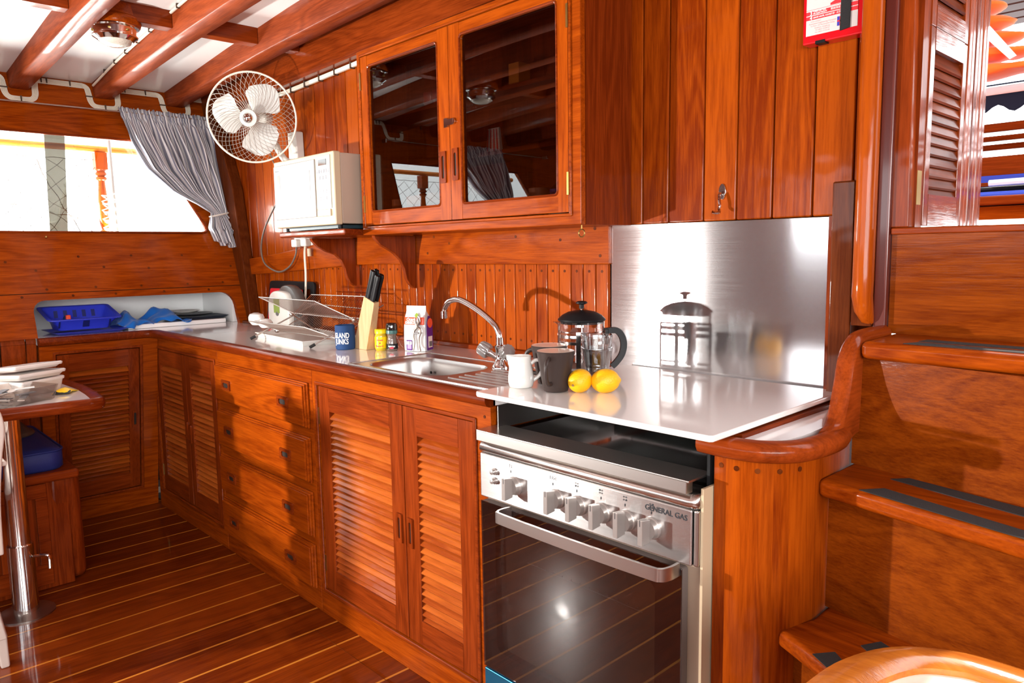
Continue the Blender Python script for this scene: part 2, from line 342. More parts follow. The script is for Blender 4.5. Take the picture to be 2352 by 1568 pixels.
# ---- ceiling panels, cambered
CZ = [(-4.6, 2.10), (-4.22, 2.125), (-3.46, 2.185), (-2.78, 2.228), (-2.0, 2.255), (0, 2.27), (1.5, 2.22)]
BZ = [(-4.6, 2.03), (-4.22, 2.048), (-3.1, 2.102), (-2.3, 2.119), (0, 2.13), (1.5, 2.09)]
cz = lambda x: lerp(CZ, x); bz = lambda x: lerp(BZ, x)
XS = [-4.35+.15*i for i in range(39)]
mb = MB(); mb.rings([[(x, -2.6, cz(x)), (x, 1.76, cz(x)), (x, 1.76, cz(x)+.05), (x, -2.6, cz(x)+.05)] for x in XS])
struct('ceiling', mb, WHITEP, 'white glossy cambered cabin ceiling panels', 'ceiling')
BY = [(1.50, 1.585), (1.15, 1.235), (.79, .872), (.43, .512), (.07, .152), (-.29, -.208), (-.65, -.568), (-1.01, -.928), (-1.37, -1.288), (-1.73, -1.65)]
def beam(y0, y1):
    mb = MB(); R = []
    for x in XS[:-2]:
        b = bz(x); R.append([(x, y0, b+.006), (x, y0+.006, b), (x, y1-.006, b), (x, y1, b+.006), (x, y1, cz(x)+.004), (x, y0, cz(x)+.004)])
    return mb.rings(R, tone=random.uniform(.3, .7))
names = ['deck beam nearest the galley bulkhead, ending above the fan', 'deck beam just right of the round ceiling lamp', 'deck beam left of the round ceiling lamp']
for i, (a, b) in enumerate(BY):
    lab = names[i] if i < 3 else '%s deck beam from the galley bulkhead, overhead nearer the viewer' % ['fourth', 'fifth', 'sixth', 'seventh', 'eighth', 'ninth', 'tenth'][i-3]
    o = single('deck_beam', beam(a, b), BEAMX, 'red-brown varnished '+lab, 'beam', 'deck beams under the ceiling', loc=(-1.6, (a+b)/2, 2.05), ang=50)
mb = MB()
ys = [1.69]+[v for a, b in BY for v in (b, a)]+[-2.2]
for k in range(0, len(ys), 2): mb.box(-3.185, -3.125, ys[k+1]+.0005, ys[k]-.0005, 2.140, 2.215)
single('ceiling_batten', mb, RY, 'narrow red-brown batten crossing between the deck beams', 'batten', bevel=.003)
# ledger along the galley bulkhead
mb = MB(); R = []
for x in [-4.26+.1*i for i in range(37)]:
    b = lerp([(-4.3, 2.018), (-3.36, 2.022), (-2.3, 2.048), (-.6, 2.06)], x); R.append([(x, 1.69, b), (x, 1.744, b), (x, 1.744, cz(x)+.002), (x, 1.69, cz(x)+.002)])
mb.rings(R, tone=.45); single('ledger_beam', mb, RX, 'red-brown ledger beam along top of the galley bulkhead above the cupboard', 'beam', loc=(-2.4, 1.72, 2.02))

# ---- left (hull) wall: horizontal planking with two windows and the niche
W1 = [(1.545, 1.374)]+[(1.563, 1.378), (1.574, 1.390), (1.570, 1.410), (1.37, 1.842), (.38, 1.842), (.38, 1.374)]
W2 = [(.19, 1.374), (.19, 1.842), (-.95, 1.842), (-1.13, 1.41), (-1.13, 1.385), (-1.115, 1.374)]
NI = rrect(.735, 1.645, .9, 1.067, [.07, .05, 0, 0])
mb = MB(); plate(mb, [(-2.6, 1.10), (1.75, 1.10), (1.75, 2.16), (-2.6, 2.16)], [W1, W2], .03, ENDW(), tone=.55)
wl = struct('wall_left', mb, WY, 'varnished plank hull side with long window', 'wall')
mb = MB(); plate(mb, [(-2.6, .905), (.734, .905), (.735, .96)]+[(p[0], p[1]) for p in NI if p[1] > .95][::-1]+[(1.645, .96), (1.646, .905), (1.75, .905), (1.75, 1.097), (-2.6, 1.097)], [], .03, ENDW(), tone=.5)
mb.build('lower_plank', WY, wl, wl.location)
mb = MB(); random.seed(3)
for (y, z) in [(.80, 1.115), (1.0, 1.118), (1.2, 1.116), (1.42, 1.115), (1.6, 1.117), (.7, 1.085), (.90, 1.083), (1.08, 1.083), (1.3, 1.084), (1.52, 1.083), (.77, 1.20), (1.05, 1.21), (1.25, 1.2), (1.66, 1.2), (.66, 1.24), (.95, 1.26), (1.18, 1.262), (1.42, 1.26)]:
    mb.lathe([(0, -.002), (.006, -.002), (.006, .0006), (0, .0006)], (ulx(z), y, z), 10, (1, 0, .37))
mb.build('wood_plug', DX, wl, wl.location)
# window bead, panes
for i, (W, nm) in enumerate(((W1, 'window_1'), (W2, 'window_2'))):
    mb = MB(); mb.tube([(ulx(z)+.002, y, z) for y, z in W], .007, 6, closed=True)
    w = struct(nm, mb, RY, ['long cabin window with cut corner behind the curtain', 'second cabin window seen in the cupboard glass'][i], 'window')
    mb = MB(); n = len(W); mb.slab([(ulx(z)-.015, y, z) for y, z in W], (-.003, 0, 0)); mb.build('pane', PANE, w, w.location)
    if i == 0:
        mb = MB(); mb.slab([(ulx(1.376)-.024, .858, 1.376), (ulx(1.376)-.024, .932, 1.376), (ulx(1.84)-.024, .992, 1.84), (ulx(1.84)-.024, .905, 1.84)], (-.003, 0, 0))
        mb.build('window_mullion', thin_glass('tinted_overlap', (.265, .245, .212, 1), .4), w, w.location)
# vertical boards left of the end cupboard
mb = MB(); y = -2.6
while y < .73:
    e = min(y+.0925, .731)
    for (z0, z1, xa, xb) in ((0, .88, -3.985, -3.83), (.88, 1.03, -3.83, -3.862)):
        mb.hexa([(xa-.02, y+.0015, z0), (xa, y+.0015, z0), (xa, e-.0015, z0), (xa-.02, e-.0015, z0), (xb-.02, y+.0015, z1), (xb, y+.0015, z1), (xb, e-.0015, z1), (xb-.02, e-.0015, z1)], tone=(hash(round(y*100)) % 100)/100)
    y += .094
mb.build('vertical_boards', RZ, wl, wl.location, bevel=.003)
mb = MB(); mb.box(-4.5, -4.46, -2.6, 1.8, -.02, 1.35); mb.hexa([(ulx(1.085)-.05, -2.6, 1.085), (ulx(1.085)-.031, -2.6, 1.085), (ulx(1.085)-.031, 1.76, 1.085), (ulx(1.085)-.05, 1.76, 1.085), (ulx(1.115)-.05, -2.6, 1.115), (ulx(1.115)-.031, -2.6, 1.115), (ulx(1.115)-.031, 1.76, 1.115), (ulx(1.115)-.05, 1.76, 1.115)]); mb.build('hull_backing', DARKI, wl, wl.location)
# the niche: white lined recess
mb = MB(); mb.box(-4.32, -4.30, .70, 1.70, .88, 1.10); mb.box(-4.30, -3.902, .70, .733, .906, 1.085); mb.box(-4.30, -3.902, 1.647, 1.70, .906, 1.085)
mb.hexa([(-4.30, .70, 1.07), (-3.895, .70, 1.07), (-3.895, 1.70, 1.07), (-4.30, 1.70, 1.07), (-4.30, .70, 1.09), (-3.90, .70, 1.09), (-3.90, 1.70, 1.09), (-4.30, 1.70, 1.09)])
mb.build('niche_lining', WHITEP, wl, wl.location)
# corner post
mb = MB(); mb.rings([[(ulx(z)+.003, 1.685, z), (xr, 1.685, z), (xr, 1.744, z), (ulx(z)+.003, 1.744, z)] for z, xr in ((.905, -3.765), (1.2, -3.82), (1.6, -3.90), (2.08, -4.13))], tone=.4)
t = Thing('trim_1', 'dark varnished corner post beside the striped curtain', 'post', (-3.79, 1.71, .905), kind='structure')
t.part('post', mb, DZ, bevel=.006)
mb = MB(); mb.box(-3.81, -3.735, 1.655, 1.743, .9055, .918); t.part('foot_block', mb, DX, bevel=.005)

# ---- galley bulkhead (back wall)
mb = MB(); mb.box(-4.35, -.66, 1.768, 1.80, -.02, 2.30)
wb = struct('wall_back', mb, RZ, 'varnished board bulkhead behind the galley counter', 'wall')
def boards(name, x0, x1, z0, z1, w, y=1.745, mat=WZ, th=.02, gap=.0022, seed=1, bev=.0035):
    random.seed(seed); mb = MB(); x = x0
    while x < x1-.004:
        e = min(x+w, x1); mb.box(x+gap/2, e-gap/2, y, y+th, z0, z1); x += w
    return mb.build(name, mat, wb, wb.location, bevel=bev)
boards('narrow_boards', -3.85, -1.407, .86, 1.24, .0505, seed=2)
boards('upper_boards', -4.20, -2.39, 1.2405, 2.06, .090, seed=4, mat=WZ)
random.seed(9)
mb = MB()
for a, b in zip([-1.42, -1.2985, -1.2115, -1.102, -1.007, -.910, -.8095, -.7165], [-1.2985, -1.2115, -1.102, -1.007, -.910, -.8095, -.7165, -.66]): mb.box(a+.0015, b-.0015, 1.737, 1.767, 1.3215, 2.24)
mb.build('wide_boards', WZ, wb, wb.location, bevel=.004)
mb = MB(); plate(mb, [(-3.895, 1.150), (-3.5, 1.166), (-2.82, 1.205), (-2.6, 1.209), (-1.407, 1.209), (-1.407, 1.335), (-2.38, 1.345), (-2.9, 1.318), (-3.15, 1.297), (-3.5, 1.262), (-3.895, 1.232)], [], .022, XZ(1.7225), tone=.6)
mb.build('rail_board', WX, wb, wb.location, bevel=.005)
mb = MB(); mb.tube([(-3.65, 1.742, .909), (-1.407, 1.742, .909)], .014, 8); mb.build('counter_bead', RX, wb, wb.location)
random.seed(5); mb = MB()
for k in range(49): mb.lathe([(0, 0), (.0045, 0), (.0045, .0006), (0, .0006)], (-3.825+k*.0505, 1.7448, 1.188), 8, (0, -1, 0))
for k in range(26, 49): mb.lathe([(0, 0), (.0045, 0), (.0045, .0006), (0, .0006)], (-3.825+k*.0505, 1.7448, .955), 8, (0, -1, 0))
for x, z in ((-2.24, 1.31), (-2.15, 1.285), (-1.6, 1.285), (-1.46, 1.315), (-2.28, 1.25), (-1.8, 1.3), (-1.44, 1.235)): mb.lathe([(0, 0), (.005, 0), (.005, .0006), (0, .0006)], (x, 1.7222, z), 8, (0, -1, 0))
o = mb.build('wood_plug', DX, wb, wb.location); o['kind'] = 'stuff'

# ---- stainless splash panel
mb = MB(); mb.add([(-1.406, 1.7335, .9), (-.757, 1.7335, .9), (-.757, 1.7335, 1.3185), (-1.406, 1.7335, 1.3215), (-1.406, 1.7365, .9), (-.757, 1.7365, .9), (-.757, 1.7365, 1.3185), (-1.406, 1.7365, 1.3215)],
    [(0, 1, 2, 3), (4, 7, 6, 5), (0, 4, 5, 1), (1, 5, 6, 2), (2, 6, 7, 3), (3, 7, 4, 0)], .5, [(0, 0), (1, 0), (1, 1), (0, 1)]*2)
single('splash_panel', mb, SPLASH, 'large brushed steel splash panel on the wall behind the stove', 'splashback')
# backing behind the splash down to counter
mb = MB(); mb.box(-1.42, -.66, 1.745, 1.768, .80, 1.3205); mb.build('splash_backing', DX, wb, wb.location)

# ================================================================== BASE CUPBOARDS
def louvre_door(t, u0, u1, v0, v1, st, rt_, rb, n, M, mats, handle=None, hz=None, hinges=(), front=0.0, dep=1.0, ov=.62):
    """door in its own plane: u across, v up, local y = depth behind the front; M maps (u, depth, v)"""
    sm, rm, lm = mats
    def xb(a, b, c, d, y0=0, y1=.02, tone=None, mb=None):
        mb = mb or MB(); mb.box(a, b, y0+front, y1+front, c, d, tone); return mb
    fr = MB(); tn = random.uniform(.35, .6)
    plate(fr, [(u0, v0), (u1, v0), (u1, v1), (u0, v1)], [[(u0+st, v0+rb), (u1-st, v0+rb), (u1-st, v1-rt_), (u0+st, v1-rt_)]], .02, lambda u, v, w: (u, front+w, v), tn)
    fr.xf(M); d = t.part('door', fr, sm, bevel=.002)
    for (c_, e_) in ((v1-rt_, v1), (v0, v0+rb)):
        rl = MB(); rl.box(u0+st, u1-st, front-.0008, front+.0005, c_+.0005, e_-.0005, .5); rl.xf(M); t.part('rail', rl, rm, d)
    a, b = v0+rb, v1-rt_; h = (b-a)/n
    for i in range(n):
        z = a+h*(i+.5); mb = MB(); tn = random.random()
        # slat tilted: lower edge forward
        zz = h*ov
        p = [(u0+st, front+.0005, z-zz), (u1-st, front+.0005, z-zz), (u1-st, front+.0035, z-zz-.004), (u0+st, front+.0035, z-zz-.004),
             (u0+st, front+.0255*dep, z+zz*.85), (u1-st, front+.0255*dep, z+zz*.85), (u1-st, front+.0285*dep, z+zz*.80), (u0+st, front+.0285*dep, z+zz*.80)]
        mb.hexa(p, tn); mb.xf(M); t.part('slat', mb, lm, d, smooth=False)
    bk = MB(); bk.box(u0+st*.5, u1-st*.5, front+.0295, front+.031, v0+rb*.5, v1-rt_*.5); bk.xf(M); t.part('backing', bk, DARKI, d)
    if handle:
        hu, hv, hw, hh = handle; pull(t, d, hu, hv, hw, hh, front, M, sm)
    for (x, z) in hinges:
        mb = MB(); mb.box(x-.004, x+.004, front-.003, front+.004, z-.028, z+.028); mb.xf(M); t.part('hinge', mb, BRASS, d)
    return d
def pull(t, d, hu, hv, hw, hh, front, M, mat):
    mb = MB(); vert = hh > hw
    o_ = rrect(hu-hw/2, hu+hw/2, hv-hh/2, hv+hh/2, .003, 2)
    i_ = rrect(hu-hw*.22, hu+hw*.22, hv-hh*.36, hv+hh*.36, hw*.2, 3) if vert else rrect(hu-hw*.33, hu+hw*.33, hv-hh*.24, hv+hh*.24, hh*.2, 3)
    plate(mb, o_, [i_], .006, lambda u, v, w: (u, front-.006+w, v), .35); mb.xf(M); h = t.part('handle', mb, RZ if vert else RX, d)
    mb = MB(); plate(mb, [((p[0]-hu)*1.15+hu, (p[1]-hv)*1.1+hv) for p in i_], [], .002, lambda u, v, w: (u, front-.0012+w, v), .1); mb.xf(M); t.part('recess', mb, DARKI, h)
I4 = Matrix.Identity(4)
def frame_body(t, outer, holes, M, mat, depth=.5, y0=1.231, bead=True, rail=True):
    mb = MB(); plate(mb, outer, holes, .02, lambda u, v, w: (u, y0+w, v), .55); mb.xf(M); t.part('body', mb, mat, bevel=.0015)
    xs = [p[0] for p in outer]; zs = [p[1] for p in outer]; x0, x1, z0, z1 = min(xs), max(xs), min(zs), max(zs)
    c = MB(); th = .015
    c.box(x0+.001, x0+th, y0+.0205, y0+depth, z0+.06, z1); c.box(x1-th, x1-.001, y0+.0205, y0+depth, z0+.06, z1); c.box(x0+th, x1-th, y0+.0205, y0+depth, z0+.06, z0+.075); c.box(x0+.001, x1-.001, y0+depth, y0+depth+.01, z0+.06, z1)
    c.xf(M); t.part('carcass', c, DX)
    if bead:
        for h in holes:
            hx = [p[0] for p in h]; hz = [p[1] for p in h]; a, b, c_, d = min(hx), max(hx), min(hz), max(hz); w = .011
            mb = MB()
            plate(mb, [(a-w, c_-w), (b+w, c_-w), (b+w, d+w), (a-w, d+w)], [[(a+.001, c_+.001), (b-.001, c_+.001), (b-.001, d-.001), (a+.001, d-.001)]], .007, lambda u, v, w_: (u, y0-.006+w_, v), .5)
            mb.xf(M); t.part('bead', mb, RX, bevel=.0035)
TZ = .868
random.seed(11)
# left double cupboard
t = Thing('louvred_cupboard', 'double louvred base cupboard in the far corner, left of the drawers', 'cupboard', (-3.50, 1.5, 0))
frame_body(t, [(-3.93, 0), (-3.1, 0), (-3.1, TZ), (-3.93, TZ)], [[(-3.862, .10), (-3.133, .10), (-3.133, .812), (-3.862, .812)]], I4, WX, .49)
for (a, b, hd, hg) in ((-3.858, -3.480, (-3.499, .455, .024, .085), [(-3.862, .73), (-3.862, .2)]), (-3.476, -3.137, (-3.458, .445, .024, .085), [(-3.133, .68), (-3.133, .2)])):
    louvre_door(t, a, b, .104, .808, .05, .075, .075, 24, I4, (RZ, RX, LVX), hd, hinges=hg, front=1.233)
# drawers
t = Thing('drawer_unit', 'base unit of four stacked wooden drawers between the louvred cupboards', 'drawers', (-2.7, 1.5, 0))
mb = MB(); mb.box(-3.098, -2.302, 1.231, 1.72, 0, TZ, .5); t.part('body', mb, WX, bevel=.0015)
for k, (a, b) in enumerate(((.655, .816), (.462, .624), (.267, .430), (.079, .240))):
    mb = MB(); mb.box(-3.092, -2.322, 1.2225, 1.2305, a, b, .6); mb.box(-3.086, -2.328, 1.215, 1.224, a+.005, b-.005, .6)
    d = t.part('drawer', mb, WX, bevel=.003); mb = MB(); mb.box(-3.08, -2.334, 1.2085, 1.216, a+.0105, b-.0105, [.65, .55, .5, .6][k]); t.part('drawer_front', mb, WX, d, bevel=.0025)
    for hx in (-2.965, -2.475): pull(t, d, hx, (a+b)/2-.002, .078, .040, 1.2085, I4, WX)
# sink cupboard
t = Thing('louvred_cupboard', 'large double louvred cupboard under the sink, left of the stove', 'cupboard', (-1.85, 1.5, 0))
frame_body(t, [(-2.300, 0), (-1.387, 0), (-1.387, TZ), (-2.300, TZ)], [[(-2.266, .096), (-1.452, .096), (-1.452, .817), (-2.266, .817)]], I4, WX, .49)
for (a, b, hd, hg) in ((-2.262, -1.779, (-1.806, .438, .026, .090), [(-2.266, .71), (-2.266, .19)]), (-1.775, -1.456, (-1.7505, .436, .026, .090), [(-1.452, .62), (-1.452, .2)])):
    louvre_door(t, a, b, .10, .813, .066, .080, .078, 26, I4, (RZ, RX, LVX), hd, hinges=hg, front=1.233)
mb = MB(); mb.lathe([(0, 0), (.0045, 0), (.0045, .0006), (0, .0006)], (-1.41, 1.2308, .835), 10, (0, -1, 0)); t.part('wood_plug', mb, DX)
# end cupboard (faces right), leaning with the hull
ME = Matrix(((0, -1, .19, -3.97+1.231), (1, 0, 0, 0), (0, 0, 1, 0), (0, 0, 0, 1)))
t = Thing('louvred_cupboard', 'single louvred cupboard under the window niche behind the table', 'cupboard', (-4.05, .95, 0))
frame_body(t, [(.733, 0), (1.2306, 0), (1.2306, TZ), (.733, TZ)], [[(.795, .112), (1.150, .112), (1.150, .826), (.795, .826)]], ME, WY, .30)
louvre_door(t, .799, 1.146, .116, .822, .048, .082, .075, 26, ME, (RZ, RY, LVY), (1.123, .472, .026, .085), hinges=[(.797, .66)], front=1.233)

# ================================================================== COUNTER
bowl_o = rrect(-2.02, -1.64, 1.252, 1.488, .075, 6)
mb = MB(); plate(mb, [(-4.295, .735), (-3.812, .735), (-3.812, 1.222), (-1.366, 1.222), (-1.366, 1.7435), (-4.295, 1.7435)], [rrect(-2.035, -1.625, 1.24, 1.50, .07)], .034, lambda u, v, w: (u, v, .871+w), .5)
t = Thing('galley_counter', 'white laminate counter top with rounded teak edge running into the niche', 'counter', (-2.6, 1.45, .87))
t.part('counter_top', mb, LAM)
NP = [(.006, -.019), (-.014, -.0185), (-.024, -.014), (-.029, -.004), (-.029, .006), (-.024, .014), (-.014, .018), (.006, .0185)]
mb = MB(); path = [(-3.813, .731, .887), (-3.813, 1.10, .887), (-3.812, 1.17, .887), (-3.80, 1.205, .887), (-3.765, 1.221, .887), (-3.70, 1.2225, .887), (-1.366, 1.2225, .887)]
mb.sweep(path, [(-x, y) for x, y in NP]); t.part('edge_nosing', mb, RX)
# raised white ledge at the back of the niche
mb = MB(); mb.box(-4.29, -3.905, 1.13, 1.612, .9055, .927); single('counter_ledge', mb, WHITEP, 'raised white ledge in the niche carrying the dark tray', 'ledge', bevel=.004)

# ---- sink
t = Thing('sink', 'stainless steel sink and drainer set in the white counter', 'sink', (-1.7, 1.39, .90))
mb = MB(); plate(mb, rrect(-2.062, -1.352, 1.2265, 1.560, .018, 3), [bowl_o], .0028, lambda u, v, w: (u, v, .9053+w), .5); t.part('drainer', mb, STEEL, bevel=.001)
mb = MB(); R = []
for s, z in ((1.0, .9082), (.985, .904), (.965, .89), (.94, .80), (.88, .768), (.75, .758), (.1, .755)):
    cx, cy = -1.83, 1.370; R.append([(cx+(p[0]-cx)*s, cy+(p[1]-cy)*s, z) for p in bowl_o])
mb.rings(R, True, False); R2 = [[(p[0]*1.0, p[1], p[2]-.003) for p in r] for r in R]; t.part('basin', mb, STEEL, ang=60)
mb = MB(); mb.lathe([(0, 0), (.0045, 0), (.0045, .002), (0, .002)], (-1.95, 1.474, .862), 12, (0, -1, 0)); t.part('overflow_hole', mb, BLACK)
mb = MB(); mb.lathe([(0, 0), (.03, 0), (.03, .003), (0, .003)], (-1.825, 1.3685, .757), 20); t.part('drain', mb, CHROME)
for k in range(7):
    y = 1.272+k*.030; mb = MB(); mb.sweep([(-1.605+.012*(k % 2), y, .908), (-1.37, y, .908)], [(-.0035, 0), (-.002, .003), (.002, .003), (.0035, 0)]); t.part('drainer_rib', mb, STEEL)
mb = MB()
for (a, b, c, d) in ((-2.058, -1.356, 1.2275, 1.2325), (-2.058, -1.356, 1.5535, 1.559), (-2.061, -2.056, 1.23, 1.557)): mb.box(a, b, c, d, .9080, .9105)
t.part('rim', mb, STEEL, bevel=.001)

# ---- mixer tap
t = Thing('mixer_tap', 'chrome swan-neck mixer tap with two ribbed clear knobs behind the sink', 'tap', (-1.625, 1.485, .908))
bx, by = -1.625, 1.485
mb = MB(); mb.lathe([(.026, 0), (.026, .004), (.021, .014), (.016, .020), (.014, .034), (.014, .055), (.016, .060), (.016, .068), (.012, .071), (.011, .092), (.0, .094)], (bx, by, .908), 24); body = t.part('body', mb, CHROME)
import itertools
def bez(P, n=10):
    """Catmull-Rom through points"""
    Q = [P[0]]+list(P)+[P[-1]]; out = []
    for i in range(1, len(Q)-2):
        p0, p1, p2, p3 = [Vector(q) for q in Q[i-1:i+3]]
        for k in range(n):
            u = k/n; out.append(.5*((2*p1)+(-p0+p2)*u+(2*p0-5*p1+4*p2-p3)*u*u+(-p0+3*p1-3*p2+p3)*u**3))
    out.append(Vector(P[-1])); return out
sp = bez([(bx, by, .99), (bx-.008, by, 1.02), (bx-.03, by, 1.042), (bx-.09, by+.003, 1.072), (bx-.155, by+.005, 1.096), (bx-.200, by+.006, 1.105), (bx-.242, by+.007, 1.098), (bx-.265, by+.008, 1.078), (bx-.270, by+.008, 1.062)], 8)
mb = MB(); mb.tube(sp, .0095, 14); s = t.part('spout', mb, CHROME, label='curved chrome spout')
mb = MB(); mb.lathe([(0, 0), (.0125, 0), (.0125, .022), (.0105, .024), (0, .024)], (bx-.270, by+.008, 1.042), 20); t.part('nozzle', mb, CHROME, s)
for sg in (-1, 1):
    ax = Vector((sg*.80, -.30*1, .42)).normalized(); c = Vector((bx, by, .936))
    mb = MB(); mb.lathe([(.010, .0), (.010, .030), (.013, .034), (.013, .042), (0, .042)], c, 20, ax); vb = t.part('valve', mb, CHROME)
    mb = MB(); R = []; az = ax; ux = az.orthogonal().normalized(); uy = az.cross(ux)
    for r, z in ((.012, .042), (.020, .043), (.0225, .048), (.021, .070), (.018, .076), (.006, .077)):
        R.append([c+az*z+(ux*math.cos(2*PI*k/48)+uy*math.sin(2*PI*k/48))*(r*(1+(.05 if k % 4 < 2 else -.05)*(r > .01))) for k in range(48)])
    mb.rings(R); t.part('knob', mb, ACR, vb, label='ribbed clear acrylic knob')
    mb = MB(); mb.lathe([(0, .043), (.011, .043), (.008, .068), (0, .07)], c, 16, ax); t.part('knob_core', mb, CHROME, vb)
# ================================================================== STOVE
t = Thing('gas_cooker', 'stainless steel gas cooker with glass oven door below the white board', 'cooker', (-1.07, 1.45, 0))
X0, X1 = -1.383, -.757
mb = MB(); mb.box(X0, X1, 1.212, 1.70, .02, .757); t.part('body', mb, TAUPE, bevel=.004)
mb = MB(); mb.box(X1+.0005, X1+.006, 1.20, 1.70, .0, .80); t.part('side_strip', mb, CREAM, label='cream edge strip')
def uvplate(x0, x1, z0, z1, y0, y1, tilt=0):
    mb = MB(); mb.add([(x0, y0, z0), (x1, y0, z0), (x1, y0+tilt, z1), (x0, y0+tilt, z1), (x0, y1, z0), (x1, y1, z0), (x1, y1, z1), (x0, y1, z1)],
        [(0, 1, 2, 3), (4, 7, 6, 5), (0, 4, 5, 1), (1, 5, 6, 2), (2, 6, 7, 3), (3, 7, 4, 0)], .5, [(0, 0), (1, 0), (1, 1), (0, 1)]*2); return mb
SPAN = brushed('brushed_panel', (.58, .56, .55, 1), .24, .8)
cp = t.part('control_panel', uvplate(X0, X1-.012, .645, .757, 1.188, 1.2115), SPAN, bevel=.004)
mb = MB(); mb.box(X1-.0115, X1, 1.192, 1.2115, .645, .757); t.part('panel_end', mb, STEEL, bevel=.004)
R = []
for x in (X0, X0+.004, X1-.02, X1-.006, X1):
    k = 0 if x < X1-.019 else (.005 if x < X1-.001 else .014); g = 0 if x > X0 else .003
    R.append([(x, 1.19+k+g, .759), (x, 1.184+k+g, .766), (x, 1.186+k+g, .776), (x, 1.195+k, .785), (x, 1.21, .788), (x, 1.25, .788), (x, 1.25, .759)])
mb = MB(); mb.rings(R, uv=False); t.part('curved_trim', mb, plain('satin_steel', (.66, .62, .58, 1), .24, metal=1), ang=50)
mb = MB(); mb.box(X0, -.775, 1.178, 1.2, .789, .815); mb.box(X0, -.770, 1.178, 1.262, .8115, .8165); t.part('lid_edge', mb, STEEL, bevel=.0015)
mb = MB(); mb.box(X0+.01, -.767, 1.262, 1.695, .789, .806); t.part('hob', mb, BLACKG, bevel=.002)
mb = MB(); mb.box(X0+.01, -.767, 1.697, 1.707, .80, .90); t.part('glass_lid', mb, BLACKG)
mb = MB(); mb.box(-1.3655, -1.3635, 1.235, 1.70, .812, .8705); t.part('side_shield', mb, STEEL, label='steel heat shield beside the hob')
mb = MB(); mb.box(-.7665, -.7600, 1.235, 1.70, .758, .868); t.part('side_shield', mb, BLACK)
# knobs
for k, kx in enumerate((-1.253, -1.117, -1.052, -.986, -.921, -.859)):
    c = (kx-.002, 1.188, .699)
    mb = MB(); mb.lathe([(.0225, 0), (.0225, .004), (.0205, .006), (.0195, .017), (.0, .018)], c, 28, (0, -1, 0)); kn = t.part('knob', mb, plain('knob_silver', (.42, .39, .37, 1), .32, metal=.7) if k == 0 else bpy.data.materials['knob_silver'], cp)
    mb = MB(); mb.hexa([(kx-.0075, 1.148, .672), (kx+.0045, 1.148, .672), (kx+.0065, 1.171, .676), (kx-.0095, 1.171, .676), (kx-.0075, 1.148, .725), (kx+.0045, 1.148, .725), (kx+.0065, 1.171, .722), (kx-.0095, 1.171, .722)]); t.part('knob_grip', mb, bpy.data.materials['knob_silver'], kn, bevel=.001)
    mb = MB(); mb.box(kx-.0020, kx-.0008, 1.1475, 1.1482, .712, .7245); t.part('pointer', mb, INK, kn)
for z in (.719, .696):
    mb = MB(); mb.lathe([(.0085, 0), (.0085, .004), (.006, .006), (.006, .013), (0, .015)], (-1.326, 1.188, z), 18, (0, -1, 0)); t.part('push_button', mb, bpy.data.materials['knob_silver'], cp)
PF = lambda cx, cz_, y=1.1872: (lambda u, v, w: (cx+u, y-w, cz_+v))
mb = MB(); mb.text('GENERAL GAS', .0155, PF(-.828, .7345), 0, bold=.0002); t.part('lettering', mb, INK, cp)
sy = [(-1.27, 0), (-1.132, 1), (-1.060, 2), (-.992, 2), (-.928, 2), (-.862, 2)]
for k, (sx_, kind) in enumerate(sy):
    z = .744; mb = MB()
    mb.box(sx_-.0004, sx_+.0006, 1.1868, 1.1879, z-.017, z-.011)
    def ring(cx, cz_, r, w=.0005, sq=False):
        pts = rrect(cx-r, cx+r, cz_-r, cz_+r, r*.3 if sq else r*.98, 4); inn = [((p[0]-cx)*(1-w/r)+cx, (p[1]-cz_)*(1-w/r)+cz_) for p in pts]
        plate(mb, pts, [inn], .0004, lambda u, v, w_: (u, 1.1876-w_, v), .2)
    if kind == 0: ring(sx_, z, .004, sq=True); mb.box(sx_-.0003, sx_+.0003, 1.1873, 1.1879, z, z+.002)
    elif kind == 1: ring(sx_-.005, z, .004, .0007, True); ring(sx_+.006, z, .004, sq=True); mb.lathe([(0, 0), (.0014, 0), (.0014, .0005), (0, .0005)], (sx_+.006, 1.1876, z-.001), 8, (0, -1, 0))
    else:
        for j, (dx, dz) in enumerate(((-.003, .003), (.003, .003), (-.003, -.003), (.003, -.003))):
            if [None, None, 2, 0, 3, 1][k] == j: mb.lathe([(0, 0), (.002, 0), (.002, .0005), (0, .0005)], (sx_+dx, 1.1876, z+dz), 10, (0, -1, 0))
            else: ring(sx_+dx, z+dz, .0018)
    t.part('panel_symbol', mb, INK, cp)
# oven door
DX0, DX1, DZ0, DZ1 = X0, -.790, .195, .634
mb = MB(); plate(mb, rrect(DX0, DX1, DZ0, DZ1, .006, 3), [rrect(-1.335, -.855, .25, .585, .02, 4)], .018, XZ(1.192), .3); d = t.part('oven_door', mb, plain('door_border', (.14, .11, .10, 1), .5, spec=.1))
mb = MB(); mb.box(DX0, DX1, 1.1885, 1.1915, DZ0, DZ1); t.part('glass_panel', mb, OVENGL, d, bevel=.001)
mb = MB(); mb.box(-1.335, -.855, 1.213, 1.2145, .25, .585); t.part('oven_inside', mb, plain('oven_dark', (.05, .026, .018, 1), .7, spec=0), d)
mb = MB(); mb.tube([(-1.24, 1.2105, .505), (-.90, 1.2105, .500)], .0012, 5)
for k in range(13): mb.lathe([(0, 0), (.0022, .001), (0, .003)], (-1.235+k*.027, 1.2105, .5048), 6, (0, 0, 1))
t.part('oven_rack', mb, CHROMEW, d)
P = bez([(-1.272, 1.188, .630), (-1.273, 1.160, .631), (-1.266, 1.140, .632), (-1.24, 1.134, .632), (-1.04, 1.131, .632), (-.84, 1.134, .633), (-.806, 1.140, .633), (-.797, 1.160, .633), (-.797, 1.188, .633)], 6)
